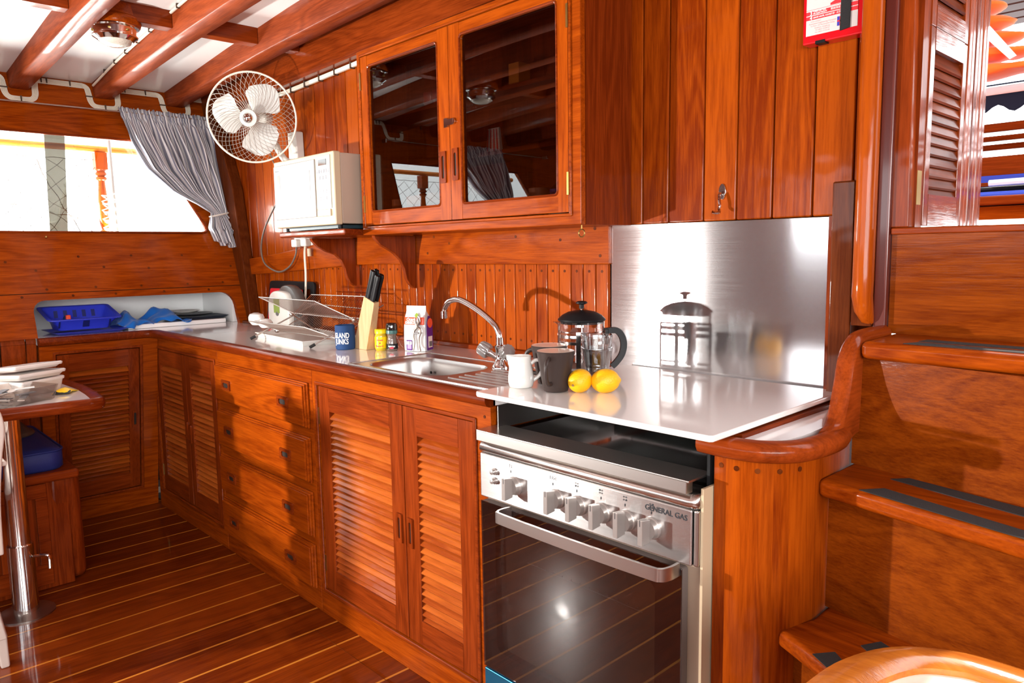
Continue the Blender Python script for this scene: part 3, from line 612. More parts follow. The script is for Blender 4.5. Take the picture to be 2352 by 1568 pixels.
mb = MB(); mb.sweep(P, [(-.003, -.0135), (.003, -.0135), (.003, .0135), (-.003, .0135)]); t.part('door_handle', mb, STEEL, d, bevel=.001)
mb = MB(); mb.box(X0, -.790, 1.19, 1.2115, .025, .189); t.part('storage_drawer', mb, plain('blue_film_steel', (.02, .16, .30, 1), .3, metal=.8), label='lower drawer front still under blue protective film', bevel=.003)
mb = MB(); mb.box(-1.3865, -1.3840, 1.17, 1.74, 0, .03); mb.box(-1.365, -.775, 1.23, 1.69, 0, .02); t.part('plinth', mb, BLACK)
# black back wall under the board
mb = MB(); mb.box(-1.366, -.757, 1.712, 1.735, .70, .9); single('hob_recess_panel', mb, BLACK, 'black panel at the back of the hob recess under the white board', 'panel')
# ---- white board lying over the hob
mb = MB(); mb.slab([(-1.347, 1.150, .9065), (-1.335, 1.1425, .9065), (-.706, 1.1425, .9065), (-.700, 1.148, .9065), (-.712, 1.712, .9065), (-.718, 1.716, .9065), (-1.34, 1.716, .9065), (-1.347, 1.71, .9065)], (0, 0, .0125), .5)
# raise over sink rim
single('worktop_board', mb, plain('white_acrylic_board', (.86, .83, .80, 1), .07, coat=.5), 'glossy white board laid over the hob, carrying mugs and lemons', 'board', bevel=.003).location.z += .0022
SB = .9212

# ================================================================== CURVED END CUPBOARD right of the stove
cpath = bez([(-.748, 1.231, 0), (-.70, 1.228, 0), (-.655, 1.243, 0), (-.622, 1.282, 0), (-.610, 1.345, 0), (-.612, 1.44, 0), (-.620, 1.55, 0), (-.64, 1.742, 0)], 5)
t = Thing('curved_end_unit', 'curved vertical-board end unit between the cooker and the stairs', 'cupboard', (-.68, 1.45, 0))
def inner(path, d):
    out = []
    for i, p in enumerate(path):
        a = path[min(i+1, len(path)-1)]-path[max(i-1, 0)]; a.normalize(); n = Vector((-a.y, a.x, 0)); out.append(p+n*d)
    return out
ip = inner(cpath, .018)
random.seed(21); cuts = list(range(0, len(cpath)-1, 3))+[len(cpath)-1]
for a, b in zip(cuts, cuts[1:]):
    mb = MB(); q = cpath[a:b+1]; r = ip[a:b+1]
    mb.rings([[(p.x, p.y, 0), (p.x, p.y, .872), (s.x, s.y, .872), (s.x, s.y, 0)] for p, s in zip(q, r)], tone=random.uniform(.2, .95)); t.part('board', mb, WZ)
mb = MB()
for i in (2, 5, 9, 13, 17): p = cpath[i]; n = (ip[i]-p).normalized(); mb.lathe([(0, 0), (.005, 0), (.005, .0012), (0, .0012)], p+Vector((0, 0, .845)), 10, -n)
t.part('wood_plug', mb, DX)
mb = MB(); mb.box(-.7425, -.700, 1.248, 1.70, .860, .9055); t.part('inner_strip', mb, RY, bevel=.002)
mb = MB(); mb.slab([(-.699, 1.235, .885), (-.665, 1.255, .885), (-.638, 1.295, .885), (-.630, 1.345, .885), (-.632, 1.45, .885), (-.64, 1.55, .885), (-.66, 1.725, .885), (-.699, 1.725, .885)], (0, 0, .0125)); t.part('shelf_top', mb, LAM)
# nosing, sweeping up the wall to the post
npth = bez([(-.762, 1.219, .887), (-.70, 1.216, .887), (-.650, 1.228, .887), (-.610, 1.268, .887), (-.596, 1.330, .887), (-.597, 1.395, .887), (-.603, 1.425, .889)], 5)
mb = MB(); mb.sweep(npth, [(-x, y) for x, y in NP]); t.part('edge_nosing', mb, RX, ang=50)
top = bez([(-.603, 1.380, .906), (-.606, 1.412, .915), (-.609, 1.440, .945), (-.611, 1.462, .99), (-.612, 1.478, 1.035), (-.613, 1.502, 1.066), (-.613, 1.545, 1.081), (-.614, 1.665, 1.084)], 5)
bot = bez([(-.603, 1.380, .868), (-.606, 1.430, .868), (-.609, 1.470, .872), (-.612, 1.50, .878), (-.613, 1.53, .88), (-.613, 1.56, .88), (-.614, 1.60, .88), (-.616, 1.665, .88)], 5)
R = []
for a, b in zip(top, bot):
    w = .030; R.append([(a.x+.018, a.y, a.z-.008), (a.x+.020, a.y, a.z-.016), (b.x+.016, b.y, b.z), (b.x-.012, b.y, b.z), (a.x-.016, a.y, a.z-.012), (a.x-.010, a.y, a.z-.002), (a.x+.006, a.y, a.z)])
mb = MB(); mb.rings(R, tone=.7); t.part('rising_skirt', mb, RY, ang=50, label='upswept bead running up to the wall post')

# ================================================================== STAIRS
t = Thing('companionway_stairs', 'varnished teak companionway stairs with black grip strips', 'stairs', (-.3, 1.4, 0))
XR = .25
def tread(pts, z, th=.035):
    mb = MB(); mb.slab([(x, y, z-th) for x, y in pts], (0, 0, th), .5); return t.part('tread', mb, WX, bevel=.012, seg=3)
def strip(parent, pts, z):
    mb = MB(); mb.slab([(x, y, z) for x, y in pts], (0, 0, .0012), .5); t.part('grip_strip', mb, GRIP, parent)
tr = tread([(-.640, 1.274), (-.484, 1.194), (XR, .90), (XR, 1.33), (-.431, 1.412), (-.610, 1.45), (-.607, 1.36)], .54)
strip(tr, [(-.547, 1.230), (-.479, 1.178+.006), (.2, .915), (.2, .965), (-.477, 1.226), (-.522, 1.264)], .54); strip(tr, [(-.499, 1.318), (-.472, 1.298), (.2, 1.09), (.2, 1.14), (-.459, 1.347), (-.479, 1.357)], .54)
tr = tread([(-.612, 1.372), (-.26, 1.290), (XR, 1.165), (XR, 1.38), (-.296, 1.482), (-.612, 1.548)], .812)
strip(tr, [(-.528, 1.357), (-.258, 1.290), (.2, 1.19), (.2, 1.235), (-.269, 1.330), (-.499, 1.396)], .812); strip(tr, [(-.512, 1.462), (-.283, 1.400), (.2, 1.27), (.2, 1.315), (-.296, 1.446), (-.488, 1.490)], .812)
tr = tread([(-.590, 1.492), (-.36, 1.472), (XR, 1.42), (XR, 1.63), (-.35, 1.672), (-.600, 1.695)], 1.066)
strip(tr, [(-.515, 1.503), (-.318, 1.489), (.2, 1.45), (.2, 1.485), (-.33, 1.522), (-.500, 1.538)], 1.066); strip(tr, [(-.505, 1.556), (-.338, 1.546), (.2, 1.50), (.2, 1.535), (-.338, 1.578), (-.500, 1.592)], 1.066)
for (p, q, z0, z1) in (((-.620, 1.305), (XR, .96), 0, .5055), ((-.611, 1.424), (XR, 1.243), .5395, .7775), ((-.611, 1.524), (XR, 1.33), .8115, 1.0315)):
    mb = MB(); mb.hexa([(p[0], p[1], z0), (q[0], q[1], z0), (q[0], q[1]+.02, z0), (p[0], p[1]+.02, z0), (p[0], p[1], z1), (q[0], q[1], z1), (q[0], q[1]+.02, z1), (p[0], p[1]+.02, z1)], .62); t.part('riser', mb, RISER)
mb = MB(); mb.hexa([(-.606, 1.677, 1.0655), (XR, 1.60, 1.0655), (XR, 1.70, 1.0655), (-.606, 1.70, 1.0655), (-.606, 1.677, 1.274), (XR, 1.66, 1.274), (XR, 1.70, 1.274), (-.606, 1.70, 1.274)], .58); t.part('riser', mb, RISER)

# ---- doorway frame, sill, posts
t = Thing('trim_2', 'varnished companionway door frame with sill at the head of the stairs', 'door frame', (-.6, 1.68, 1.07), kind='structure')
mb = MB(); mb.box(-.607, .30, 1.668, 1.735, 1.2735, 1.2875, .4); t.part('sill', mb, RX, bevel=.003)
mb = MB(); mb.hexa([(-.609, 1.672, 1.2875), (-.5735, 1.672, 1.2875), (-.5735, 1.735, 1.2875), (-.609, 1.735, 1.2875), (-.622, 1.672, 2.27), (-.588, 1.672, 2.27), (-.588, 1.735, 2.27), (-.622, 1.735, 2.27)], .5); t.part('jamb', mb, RZ, bevel=.003)
mb = MB(); mb.box(-.6335, -.6075, 1.662, 1.76, 1.066, 2.24, .1); t.part('side_jamb', mb, plain('dark_red_post', (.10, .016, .010, 1), .28, coat=.5), bevel=.003)
mb = MB(); mb.box(.262, .40, 1.66, 1.74, 1.0, 2.24, .4); t.part('jamb', mb, RZ)
mb = MB(); path = [(-.652, 1.652, z) for z in (2.22, 1.9, 1.6, 1.3, 1.18)]+[(-.652, 1.650, 1.145), (-.648, 1.652, 1.115), (-.642, 1.658, 1.095), (-.636, 1.664, 1.086)]
mb.tube(path, [.0215]*5+[.0215, .0195, .014, .006], 16); t.part('round_post', mb, WZ)
mb = MB(); mb.box(-.676, -.634, 1.655, 1.768, 1.08, 2.22, .2); t.part('post_backing', mb, DZ)
mb = MB(); mb.box(-.741, -.691, 1.688, 1.736, .90, 1.394, .35); single('upright_plank', mb, DZ, 'short dark plank standing beside the steel splash panel', 'plank', bevel=.004)
mb = MB(); mb.box(-.757, -.741, 1.712, 1.7445, .89, 1.32); mb.build('splash_edge_strip', RZ, wb, wb.location)

# ---- open louvred door leaf
ML = Matrix(((0, -1, 0, -.568), (1, 0, 0, 0), (0, 0, 1, 0), (0, 0, 0, 1)))
t = Thing('door_1', 'open louvred teak door folded back outside the companionway', 'door', (-.575, 1.80, 1.29), kind='structure')
random.seed(31)
GZ = wood('glossy_red_teak_z', 'Z', coat=1.0, crough=.12, bump=.25, **RED); GYS = wood('louvre_red_teak_y', 'Y', coat=.12, light=(.16, .028, .006), dark=(.08, .012, .002)); GY = wood('glossy_red_teak_y', 'Y', coat=1.0, crough=.10, bump=.25, **RED)
d = louvre_door(t, 1.738, 1.975, 1.292, 1.700, .026, .045, .067, 13, ML, (GZ, GY, GYS), None, dep=.45, ov=.78)
d = louvre_door(t, 1.738, 1.975, 1.7005, 2.16, .026, .04, .045, 15, ML, (GZ, GY, GYS), None, dep=.45, ov=.78)
for k in range(6):
    y = 1.978+k*.026; mb = MB(); mb.box(-.588, -.566-.001*(k % 2), y, y+.0235, 1.292, 2.16); t.part('folded_stile', mb, GZ, bevel=.004)
mb = MB(); mb.box(-.5725, -.5695, 1.7005, 1.7245, 1.335, 1.405); t.part('hinge', mb, BRASS)
mb = MB(); mb.box(-.605, -.5705, 1.6995, 1.737, 1.2885, 2.2, .3); t.part('door_post', mb, RZ)

# ================================================================== OUTSIDE, starboard side through the doorway
mb = MB(); mb.box(-1.8, 1.8, 1.81, 4.2, 1.10, 1.14); struct('side_deck', mb, WX, 'teak side deck outside the doorway', 'deck')
mb = MB(); mb.box(-.60, 1.34, 1.765, 1.80, -.02, 1.27); mb.build('sun_block_panel', DX, wb, wb.location)  # unseen panel added to keep sun from leaking in under the treads

random.seed(41)
for k, (a, b) in enumerate(((1.655, 1.686), (1.622, 1.641), (1.590, 1.611))):
    mb = MB(); mb.box(-1.6, 1.6, 3.20, 3.225, a, b); single('guard_rail', mb, RX, ['top', 'middle', 'lowest'][k]+' of three brown horizontal rails outside the doorway', 'rail', 'rails outside the doorway', bevel=.003)
mb = MB(); mb.box(-1.6, 1.6, 3.18, 3.22, 1.497, 1.566); single('seat_back_board', mb, RX, 'wide brown board under the rails outside the doorway', 'board', bevel=.004)
t = Thing('deck_bench', 'wooden deck bench with blue back outside the doorway', 'bench', (0, 3.1, 0))
mb = MB(); mb.box(-1.6, 1.6, 3.16, 3.19, 1.40, 1.4965); t.part('back_cushion', mb, plain('bright_blue_vinyl', (.03, .07, .50, 1), .5))
mb = MB(); mb.box(-1.6, 1.6, 3.12, 3.15, 1.457, 1.470); t.part('back_rail', mb, RX)
mb = MB(); mb.box(-1.6, 1.6, 2.80, 2.90, 1.375, 1.405); t.part('front_board', mb, RX, bevel=.006)
mb = MB(); mb.box(-1.6, 1.6, 2.82, 3.19, 1.33, 1.372); t.part('seat_base', mb, WX)
t2 = Thing('seat_cushion', 'blue seat cushion on the deck bench outside', 'cushion', (0, 3.0, 1.405))
mb = MB(); mb.box(-1.5, 1.5, 2.905, 3.115, 1.3725, 1.425); t2.part('cover', mb, bpy.data.materials['bright_blue_vinyl'], bevel=.012)
mb = MB(); mb.tube([(-1.5, 2.98, 1.436), (-.76, 2.98, 1.436)], .009, 8); mb.tube([(-.76, 2.98, 1.436), (1.4, 2.98, 1.436)], .0095, 8)
o = single('deck_pole', mb, BLACK, 'black pole lying on the blue bench cushion outside', 'pole')
mb = MB(); mb.tube([(-.762, 2.95, 1.455), (-.60, 2.95, 1.457), (1.2, 2.95, 1.46)], .011, 8); single('deck_pole', mb, SAILW, 'white-tipped pole lying behind the black one on the bench', 'pole')
# canopy slats, valance, beam
for k in range(12):
    y = 2.40+k*.11; mb = MB(); mb.box(-1.8, 1.8, y, y+.086, 2.14, 2.16); single('canopy_slat', mb, plain('canopy_brown', (.045, .013, .008, 1), .6, spec=.2) if k == 0 else bpy.data.materials['canopy_brown'], 'dark brown overhead canopy slat outside, %s from the doorway' % ['first', 'second', 'third', 'fourth', 'fifth', 'sixth', 'seventh', 'eighth', 'ninth', 'tenth', 'eleventh', 'twelfth'][k], 'slat', 'canopy slats overhead outside')
mb = MB(); xs = [-1.6+i*.02 for i in range(161)]
pts = [(x, 3.62, 1.800+.016*math.cos(x*2*PI/.115)) for x in xs]+[(1.6, 3.62, 1.90), (-1.6, 3.62, 1.90)]
plate(mb, [(p[0], p[2]) for p in pts], [], .004, XZ(3.62)); single('canvas_valance', mb, plain('navy_canvas', (.004, .012, .035, 1), .8), 'dark blue scalloped canvas valance hanging outside', 'valance')
mb = MB(); mb.tube([(-1.6, 3.60, 1.872), (1.6, 3.60, 1.872)], .018, 10); single('valance_pole', mb, SAILW, 'pale pole above the scalloped canvas valance', 'pole')
mb = MB(); mb.lathe([(0, -.012), (.03, -.010), (.042, 0), (.042, .01), (0, .012)], (-.735, 2.98, 2.125), 20); single('deck_light', mb, ACR, 'round white deck light under the canopy slats outside', 'lamp')
# orange lifejackets in a stack held by a white strap
random.seed(5)
for k in range(6):
    mb = MB(); R = []; zc = 1.80+.050*k; w = .25-.020*k; n = 26
    for i in range(12):
        u = i/11; yy = 2.78+.13*u; rr = math.sin(PI*(.12+.76*u))**.5
        R.append([(-.76+w*.5*(1+0)*(math.cos(2*PI*j/n))*rr*1.3+.015*k*-1+.006*math.sin(j*2.3+k), yy, zc+.022*math.sin(2*PI*j/n)*rr*(1+.30*math.sin(3*j+k*1.7))+.004*math.sin(5*j/n*2*PI+k)) for j in range(n)])
    mb.rings(R); single('lifejacket', mb, ORNG, 'orange lifejacket stacked outside the door, number %s from below' % ['one', 'two', 'three', 'four', 'five', 'six'][k], 'lifejacket', 'orange lifejackets stacked outside', sub=1, ang=180)
mb = MB(); mb.slab([(-.775, 2.75, 1.925), (-.757, 2.75, 1.955), (-.657, 2.75, 1.820), (-.675, 2.75, 1.812)], (0, .004, 0)); single('webbing_strap', mb, SAILW, 'white webbing strap across the orange lifejackets', 'strap')

# ================================================================== OUTSIDE, port side through the window
mb = MB(); mb.tube([(-4.9, -1.6, 1.880), (-4.9, 2.6, 1.884)], .018, 10); single('hand_rail', mb, wood('bright_teak', 'Y', light=(.75, .26, .04), dark=(.4, .1, .015)), 'varnished teak cap rail outside the long window', 'rail')
def baluster(y, lab):
    mb = MB(); mb.box(-4.93, -4.87, y-.032, y+.032, 1.765, 1.862); mb.lathe([(.030, 1.765), (.022, 1.755), (.030, 1.745), (.030, 1.735), (.018, 1.728), (.030, 1.72), (.028, 1.708), (.018, 1.700), (.018, 1.69), (.022, 1.64), (.029, 1.55), (.031, 1.50), (.026, 1.45), (.018, 1.42), (.030, 1.405), (.030, 1.37), (.030, 1.0)], (-4.9, y, 0), 20)
    return single('rail_baluster', mb, bpy.data.materials['varnished_teak_z'], lab, 'baluster', 'turned balusters outside the windows')
baluster(1.335, 'turned wooden baluster outside the window beside the steel pole'); baluster(-.02, 'turned baluster outside the second window, seen in the cupboard glass'); baluster(-.62, 'turned baluster behind the second curtain, seen in the cupboard glass')
t = Thing('awning_pole', 'thin steel pole lashed with white rope outside the window', 'pole', (-4.84, 1.385, 1.0))
mb = MB(); mb.tube([(-4.84, 1.372, 2.05), (-4.84, 1.385, 1.0)], .0105, 10); t.part('pole', mb, plain('grey_pole', (.20, .19, .18, 1), .4))
mb = MB(); P = [(-4.845+.03*math.cos(k*.55), 1.365+.045*math.sin(k*.55)+.008*math.sin(k*1.9), 1.62-.0021*k+.012*math.sin(k*.83)) for k in range(130)]; mb.tube(P, .0035, 5); t.part('rope', mb, plain('white_rope', (.85, .78, .68, 1), .8))
mb = MB(); nz = lambda a, b: (.012*math.sin(a*7+b*3), .010*math.sin(a*5-b*4))
for s in (-1, 1):
    for k in range(-14, 24):
        P = []
        for i in range(14):
            z = 1.82-i*.04; y = .10+k*.105+s*i*.042
            if -1.2 < y < 1.33: dy, dz = nz(y, z*6); P.append((-4.895, y+dy*(1+(1.82-z)*3), z+dz*(1+(1.82-z)*2)))
        if len(P) > 1: mb.tube(P, .0013, 4)
mb.tube([(-4.895, -1.2+.05*i, 1.822-.006*abs(math.sin(i*1.5))) for i in range(51)], .0016, 4)
mb.tube([(-4.88, .86+.02*i, 1.55-.004*i+.006*math.sin(i)) for i in range(22)], .0022, 4)
mb.tube([(-4.88, 1.01, 1.80), (-4.88, 1.015, 1.79), (-4.88, 1.03, 1.73), (-4.88, 1.05, 1.69), (-4.88, 1.06, 1.66), (-4.88, 1.10, 1.60), (-4.88, 1.12, 1.54), (-4.88, 1.17, 1.47), (-4.88, 1.2, 1.40)], .0022, 4)
single('safety_net', mb, plain('net_cord', (.10, .07, .05, 1), .9), 'thin diamond netting hung from the rail outside the window', 'net', kind='stuff')
mb = MB(); mb.box(-7.5, -4.5, -8, 8, -.9, -.85); struct('side_deck', mb, HULLW, 'bright ground outside', 'deck') if False else None
# ================================================================== UPPER GLASS CUPBOARD
t = Thing('glazed_wall_cupboard', 'wall cupboard with two dark glass doors above the sink', 'cupboard', (-1.87, 1.63, 1.32))
CX0, CX1, CZ0, CZ1 = -2.402, -1.336, 1.32, 1.968
mb = MB(); plate(mb, [(CX0, CZ0), (CX1, CZ0), (CX1, CZ1), (CX0, CZ1)], [[(-2.374, 1.351), (-1.374, 1.351), (-1.374, 1.946), (-2.374, 1.946)]], .02, XZ(1.52), tone=.6); t.part('face_frame', mb, WX, bevel=.003)
mb = MB(); mb.box(CX0, CX0+.018, 1.5405, 1.735, CZ0, CZ1, .6); t.part('side_panel', mb, WZ)
mb = MB(); mb.box(CX1-.018, CX1, 1.5405, 1.735, CZ0, 2.0, .15); t.part('side_panel', mb, RZ)
mb = MB(); mb.box(CX0+.0185, CX1-.0185, 1.5405, 1.735, CZ0, CZ0+.018, .4); t.part('bottom_panel', mb, WX)
mb = MB(); mb.box(CX0+.0185, CX1-.0185, 1.5405, 1.735, CZ1-.018, CZ1, .4); t.part('top_panel', mb, WX)
mb = MB(); mb.box(CX0+.0185, CX1-.0185, 1.722, 1.736, CZ0+.0185, CZ1-.0185, .2); t.part('back_panel', mb, RZ)
for z in (1.556, 1.738): mb = MB(); mb.box(CX0+.019, CX1-.019, 1.565, 1.7215, z-.012, z, .4); t.part('shelf', mb, RX)
mb = MB()
plate(mb, [(-2.382, 1.343), (-1.366, 1.343), (-1.366, 1.954), (-2.382, 1.954)], [[(-2.3735, 1.3515), (-1.3745, 1.3515), (-1.3745, 1.9455), (-2.3735, 1.9455)]], .008, XZ(1.514), .5)
t.part('door_bead', mb, WX, bevel=.003)
for (a, b, ga, gb, lab) in ((-2.371, -1.877, -2.327, -1.933, 'left'), (-1.874, -1.377, -1.819, -1.419, 'right')):
    fr = MB(); plate(fr, [(a, 1.354), (b, 1.354), (b, 1.943), (a, 1.943)], [rrect(ga, gb, 1.404, 1.905, .012, 4)], .021, XZ(1.517), tone=.75)
    d = t.part('glazed_door', fr, WX, bevel=.0025)
    for (p_, q_) in ((a, ga-.004), (gb+.004, b)): st = MB(); st.box(p_, q_, 1.5162, 1.5168, 1.3545, 1.9425, .8); t.part('stile', st, WZ, d)
    g = MB(); pr = rrect(ga-.002, gb+.002, 1.402, 1.907, .012, 4)
    g2 = MB(); n = len(pr); g2.tube([(u, 1.5175, v) for u, v in pr], .004, 6, closed=True); t.part('glass_bead', g2, RX, d)
    plate(g, pr, [], .003, XZ(1.526)); t.part('pane', g, CABGL, d)
    pull(t, d, *((-1.909, 1.520, .028, .098) if lab == 'left' else (-1.848, 1.524, .028, .098)), 1.517, I4, WZ)
    hx = a-.001 if lab == 'left' else b+.001
    for z in (1.43, 1.86): mb = MB(); mb.box(hx-.0035, hx+.0035, 1.5115, 1.5175, z-.03, z+.03); t.part('hinge', mb, BRASS, d)
mb = MB(); mb.box(-1.897, -1.880, 1.510, 1.5165, 1.640, 1.668); mb.box(-1.882, -1.852, 1.509, 1.513, 1.645, 1.664); mb.lathe([(0, 0), (.009, 0), (.009, .005), (0, .005)], (-1.852, 1.5145, 1.6545), 14, (0, -1, 0)); t.part('latch', mb, CHROME, label='small chrome hasp across the two doors')
mb = MB(); P = [(-1.352, 1.54, 1.319), (-1.352, 1.54, 1.308)]; mb.tube(P, .0016, 6); mb.tube([(-1.352+.0105*math.cos(a*PI/8), 1.54, 1.2975+.0105*math.sin(a*PI/8)) for a in range(16)], .0018, 6, closed=True)
single('screw_eye', mb, BRASS, 'small brass screw eye under the right end of the glass cupboard', 'hook')
# things inside
def jar(x, y, z, r, h, mat, capm, name, label, cat, group=None, caph=.018):
    t = Thing(name, label, cat, (x, y, z), group)
    mb = MB(); mb.lathe([(r*.85, 0), (r, .004), (r, h*.82), (r*.8, h*.9), (r*.8, h), (0, h)], (x, y, z), 24); t.part('body', mb, mat)
    mb = MB(); mb.lathe([(r*.86, h-.004), (r*.88, h+caph), (0, h+caph)], (x, y, z), 24); t.part('cap', mb, capm); return t
S0, S1, S2 = 1.3382, 1.5562, 1.7382
jar(-2.285, 1.60, S0, .026, .088, plain('brown_jar', (.22, .06, .02, 1), .3), plain('rust_cap', (.6, .2, .06, 1), .4), 'food_jar', 'brown jar with rust-coloured lid in the lower left of the glass cupboard', 'jar')
def carton(x0, x1, y0, y1, z0, z1, mat, label, name='carton'):
    mb = MB(); mb.box(x0, x1, y0, y1, z0, z1); return single(name, mb, mat, label, 'box', bevel=.002)
t = Thing('carton', 'orange carton with red end lettered on, beside the jar in the glass cupboard', 'box', (-2.18, 1.62, S0))
mb = MB(); mb.box(-2.235, -2.150, 1.60, 1.66, S0, S0+.115); t.part('box_body', mb, plain('orange_carton', (.85, .30, .03, 1), .5), bevel=.002)
mb = MB(); mb.box(-2.183, -2.1505, 1.5985, 1.6, S0+.003, S0+.085); e_ = t.part('end_label', mb, RINK)
mb = MB(); mb.text('on', .036, lambda u, v, w: (-2.166-v, 1.5978-w, S0+.045+u)); t.part('print', mb, WINK, e_)
jar(-2.09, 1.63, S0, .04, .10, plain('pale_jar', (.75, .6, .45, 1), .4), plain('cream_lid', (.8, .7, .55, 1), .4), 'food_jar', 'fat pale jar behind the window reflection in the glass cupboard', 'jar')
jar(-1.49, 1.60, S0, .030, .070, plain('white_tub', (.85, .8, .75, 1), .4), plain('blue_lid', (.02, .02, .35, 1), .4), 'food_jar', 'white tub with blue lid at lower right in the glass cupboard', 'jar')
jar(-1.63, 1.66, S0, .035, .085, plain('pink_jar', (.5, .2, .12, 1), .5), plain('pink_lid', (.5, .25, .15, 1), .4), 'food_jar', 'dull pink tub left of the blue-lidded one in the glass cupboard', 'jar')
jar(-1.50, 1.65, S1-.06, .028, .075, plain('dark_jar', (.2, .05, .02, 1), .3), plain('cream_lid2', (.9, .8, .65, 1), .4), 'coffee_jar', 'dark jar with tall cream lid on the middle shelf of the glass cupboard', 'jar', caph=.04)
bpy.data.objects['coffee_jar'].location.z = S1
for k, (x, y) in enumerate(((-1.575, 1.60), (-1.545, 1.63), (-1.585, 1.665), (-1.540, 1.685))):
    mb = MB(); mb.lathe([(.018, 0), (.019, .002), (.021, .075), (.0195, .075), (.017, .004), (0, .004)], (x, y, S0), 20)
    single('tumbler', mb, CLRGL, 'small clear tumbler standing among those beside the blue-lidded tub in the glass cupboard', 'glass', 'clear tumblers in the glass cupboard')
for k, x in enumerate((-2.13, -2.08, -2.03)):
    mb = MB(); mb.lathe([(.016, 0), (.024, .03), (.026, .06), (.024, .06), (.015, .006), (0, .006)], (x, 1.64, S2), 20)
    single('wine_glass', mb, plain('red_glass', (.35, .02, .01, 1), .05, coat=.5) if k == 0 else bpy.data.materials['red_glass'], '%s dark red glass on the top shelf behind the left cupboard door' % ['leftmost', 'middle', 'rightmost'][k], 'glass', 'red glasses on the top shelf')
carton(-1.735, -1.69, 1.64, 1.69, S2, S2+.085, plain('amber_carton', (.65, .25, .02, 1), .5), 'amber carton on the top shelf behind the right cupboard door')
t = Thing('paper_packet', 'striped pink and white packet on the middle shelf behind the right cupboard door', 'packet', (-1.76, 1.60, S1))
mb = MB(); mb.hexa([(-1.80, 1.60, S1+.0005), (-1.735, 1.60, S1+.0005), (-1.735, 1.612, S1+.0005), (-1.80, 1.612, S1+.0005), (-1.79, 1.60, S1+.075), (-1.74, 1.60, S1+.075), (-1.74, 1.606, S1+.075), (-1.79, 1.606, S1+.075)]); b_ = t.part('packet_body', mb, WHPAP)
mb = MB()
for k in range(4): mb.slab([(-1.797+k*.016, 1.5995, S1+.004), (-1.791+k*.016, 1.5995, S1+.004), (-1.786+k*.0125, 1.5995, S1+.072), (-1.789+k*.0125, 1.5995, S1+.072)], (0, -.0006, 0))
t.part('stripe', mb, RINK, b_)

# brackets under cupboard and shelf
def bracket(x, label, yf):
    prof = [(1.7215, 1.318), (yf, 1.318), (yf+.006, 1.306), (yf+.03, 1.283), (yf+.07, 1.262), (1.625, 1.250), (1.652, 1.225), (1.668, 1.190), (1.676, 1.155), (1.690, 1.132), (1.710, 1.118), (1.7215, 1.1175)]
    mb = MB(); mb.slab([(x-.010, y, z) for y, z in prof], (.020, 0, 0), .45); return single('shelf_bracket', mb, RZ, label, 'bracket', 'curved brackets under the cupboards', bevel=.003, loc=(x, 1.7, 1.12))
bracket(-2.362, 'curved red-brown bracket under the left end of the glass cupboard', 1.535); bracket(-2.79, 'curved red-brown bracket under the microwave shelf', 1.515)
# microwave shelf
mb = MB(); mb.slab([(-2.846, 1.41, 1.3195), (-2.345, 1.41, 1.3195), (-2.4035, 1.5195, 1.3195), (-2.4035, 1.736, 1.3195), (-2.846, 1.736, 1.3195)], (0, 0, .0225), .4)
single('microwave_shelf', mb, RX, 'red-brown shelf under the microwave, left of the glass cupboard', 'shelf', bevel=.007)
# ---- microwave
t = Thing('microwave_oven', 'cream microwave oven on the shelf beside the glass cupboard', 'microwave', (-2.65, 1.55, 1.342))
MX0, MX1, MY, MZ0, MZ1 = -2.893, -2.427, 1.425, 1.359, 1.621
mb = MB(); mb.box(MX0+.006, MX1-.004, MY+.03, 1.71, MZ0+.004, MZ1-.004); t.part('casing', mb, plain('beige_casing', (.40, .31, .24, 1), .4), bevel=.003)
mb = MB(); mb.box(MX0, MX1, MY, MY+.0295, MZ0, MZ1); fr = t.part('front', mb, CREAM, bevel=.005)
mb = MB(); mb.box(MX0+.008, MX1-.132, MY-.006, MY+.001, MZ0+.032, MZ1-.018); dr = t.part('door', mb, plain('microwave_door_white', (.40, .40, .39, 1), .12, coat=.5), bevel=.004)
mb = MB(); mb.box(MX0+.040, MX1-.165, MY-.0068, MY-.0055, MZ0+.068, MZ1-.055); t.part('door_window', mb, plain('microwave_window', (.30, .29, .27, 1), .12, coat=.4), dr)
mb = MB(); mb.box(MX0+.040, MX0+.062, MY-.0072, MY-.0066, MZ0+.068, MZ1-.055); t.part('window_edge', mb, plain('microwave_window_edge', (.20, .18, .155, 1), .2), dr)
mb = MB(); mb.text('National', .011, lambda u, v, w: (MX0+.020+u, MY-.0066-w, MZ1-.042+v), align='LEFT'); t.part('door_print', mb, INK, dr)
mb = MB(); mb.box(MX1-.125, MX1-.022, MY-.003, MY+.001, MZ0+.060, MZ1-.012); pn = t.part('key_panel', mb, plain('key_panel_white', (.40, .395, .39, 1), .25), bevel=.001)
mb = MB(); mb.box(MX1-.102, MX1-.048, MY-.0045, MY-.0025, MZ1-.046, MZ1-.025); t.part('display', mb, BLACKG, pn)
mb = MB(); mb.box(MX1-.120, MX1-.026, MY-.006, MY+.001, MZ0+.032, MZ0+.057); t.part('door_button', mb, CREAM, bevel=.002)
KEY = plain('key_line', (.20, .21, .26, 1), .4)
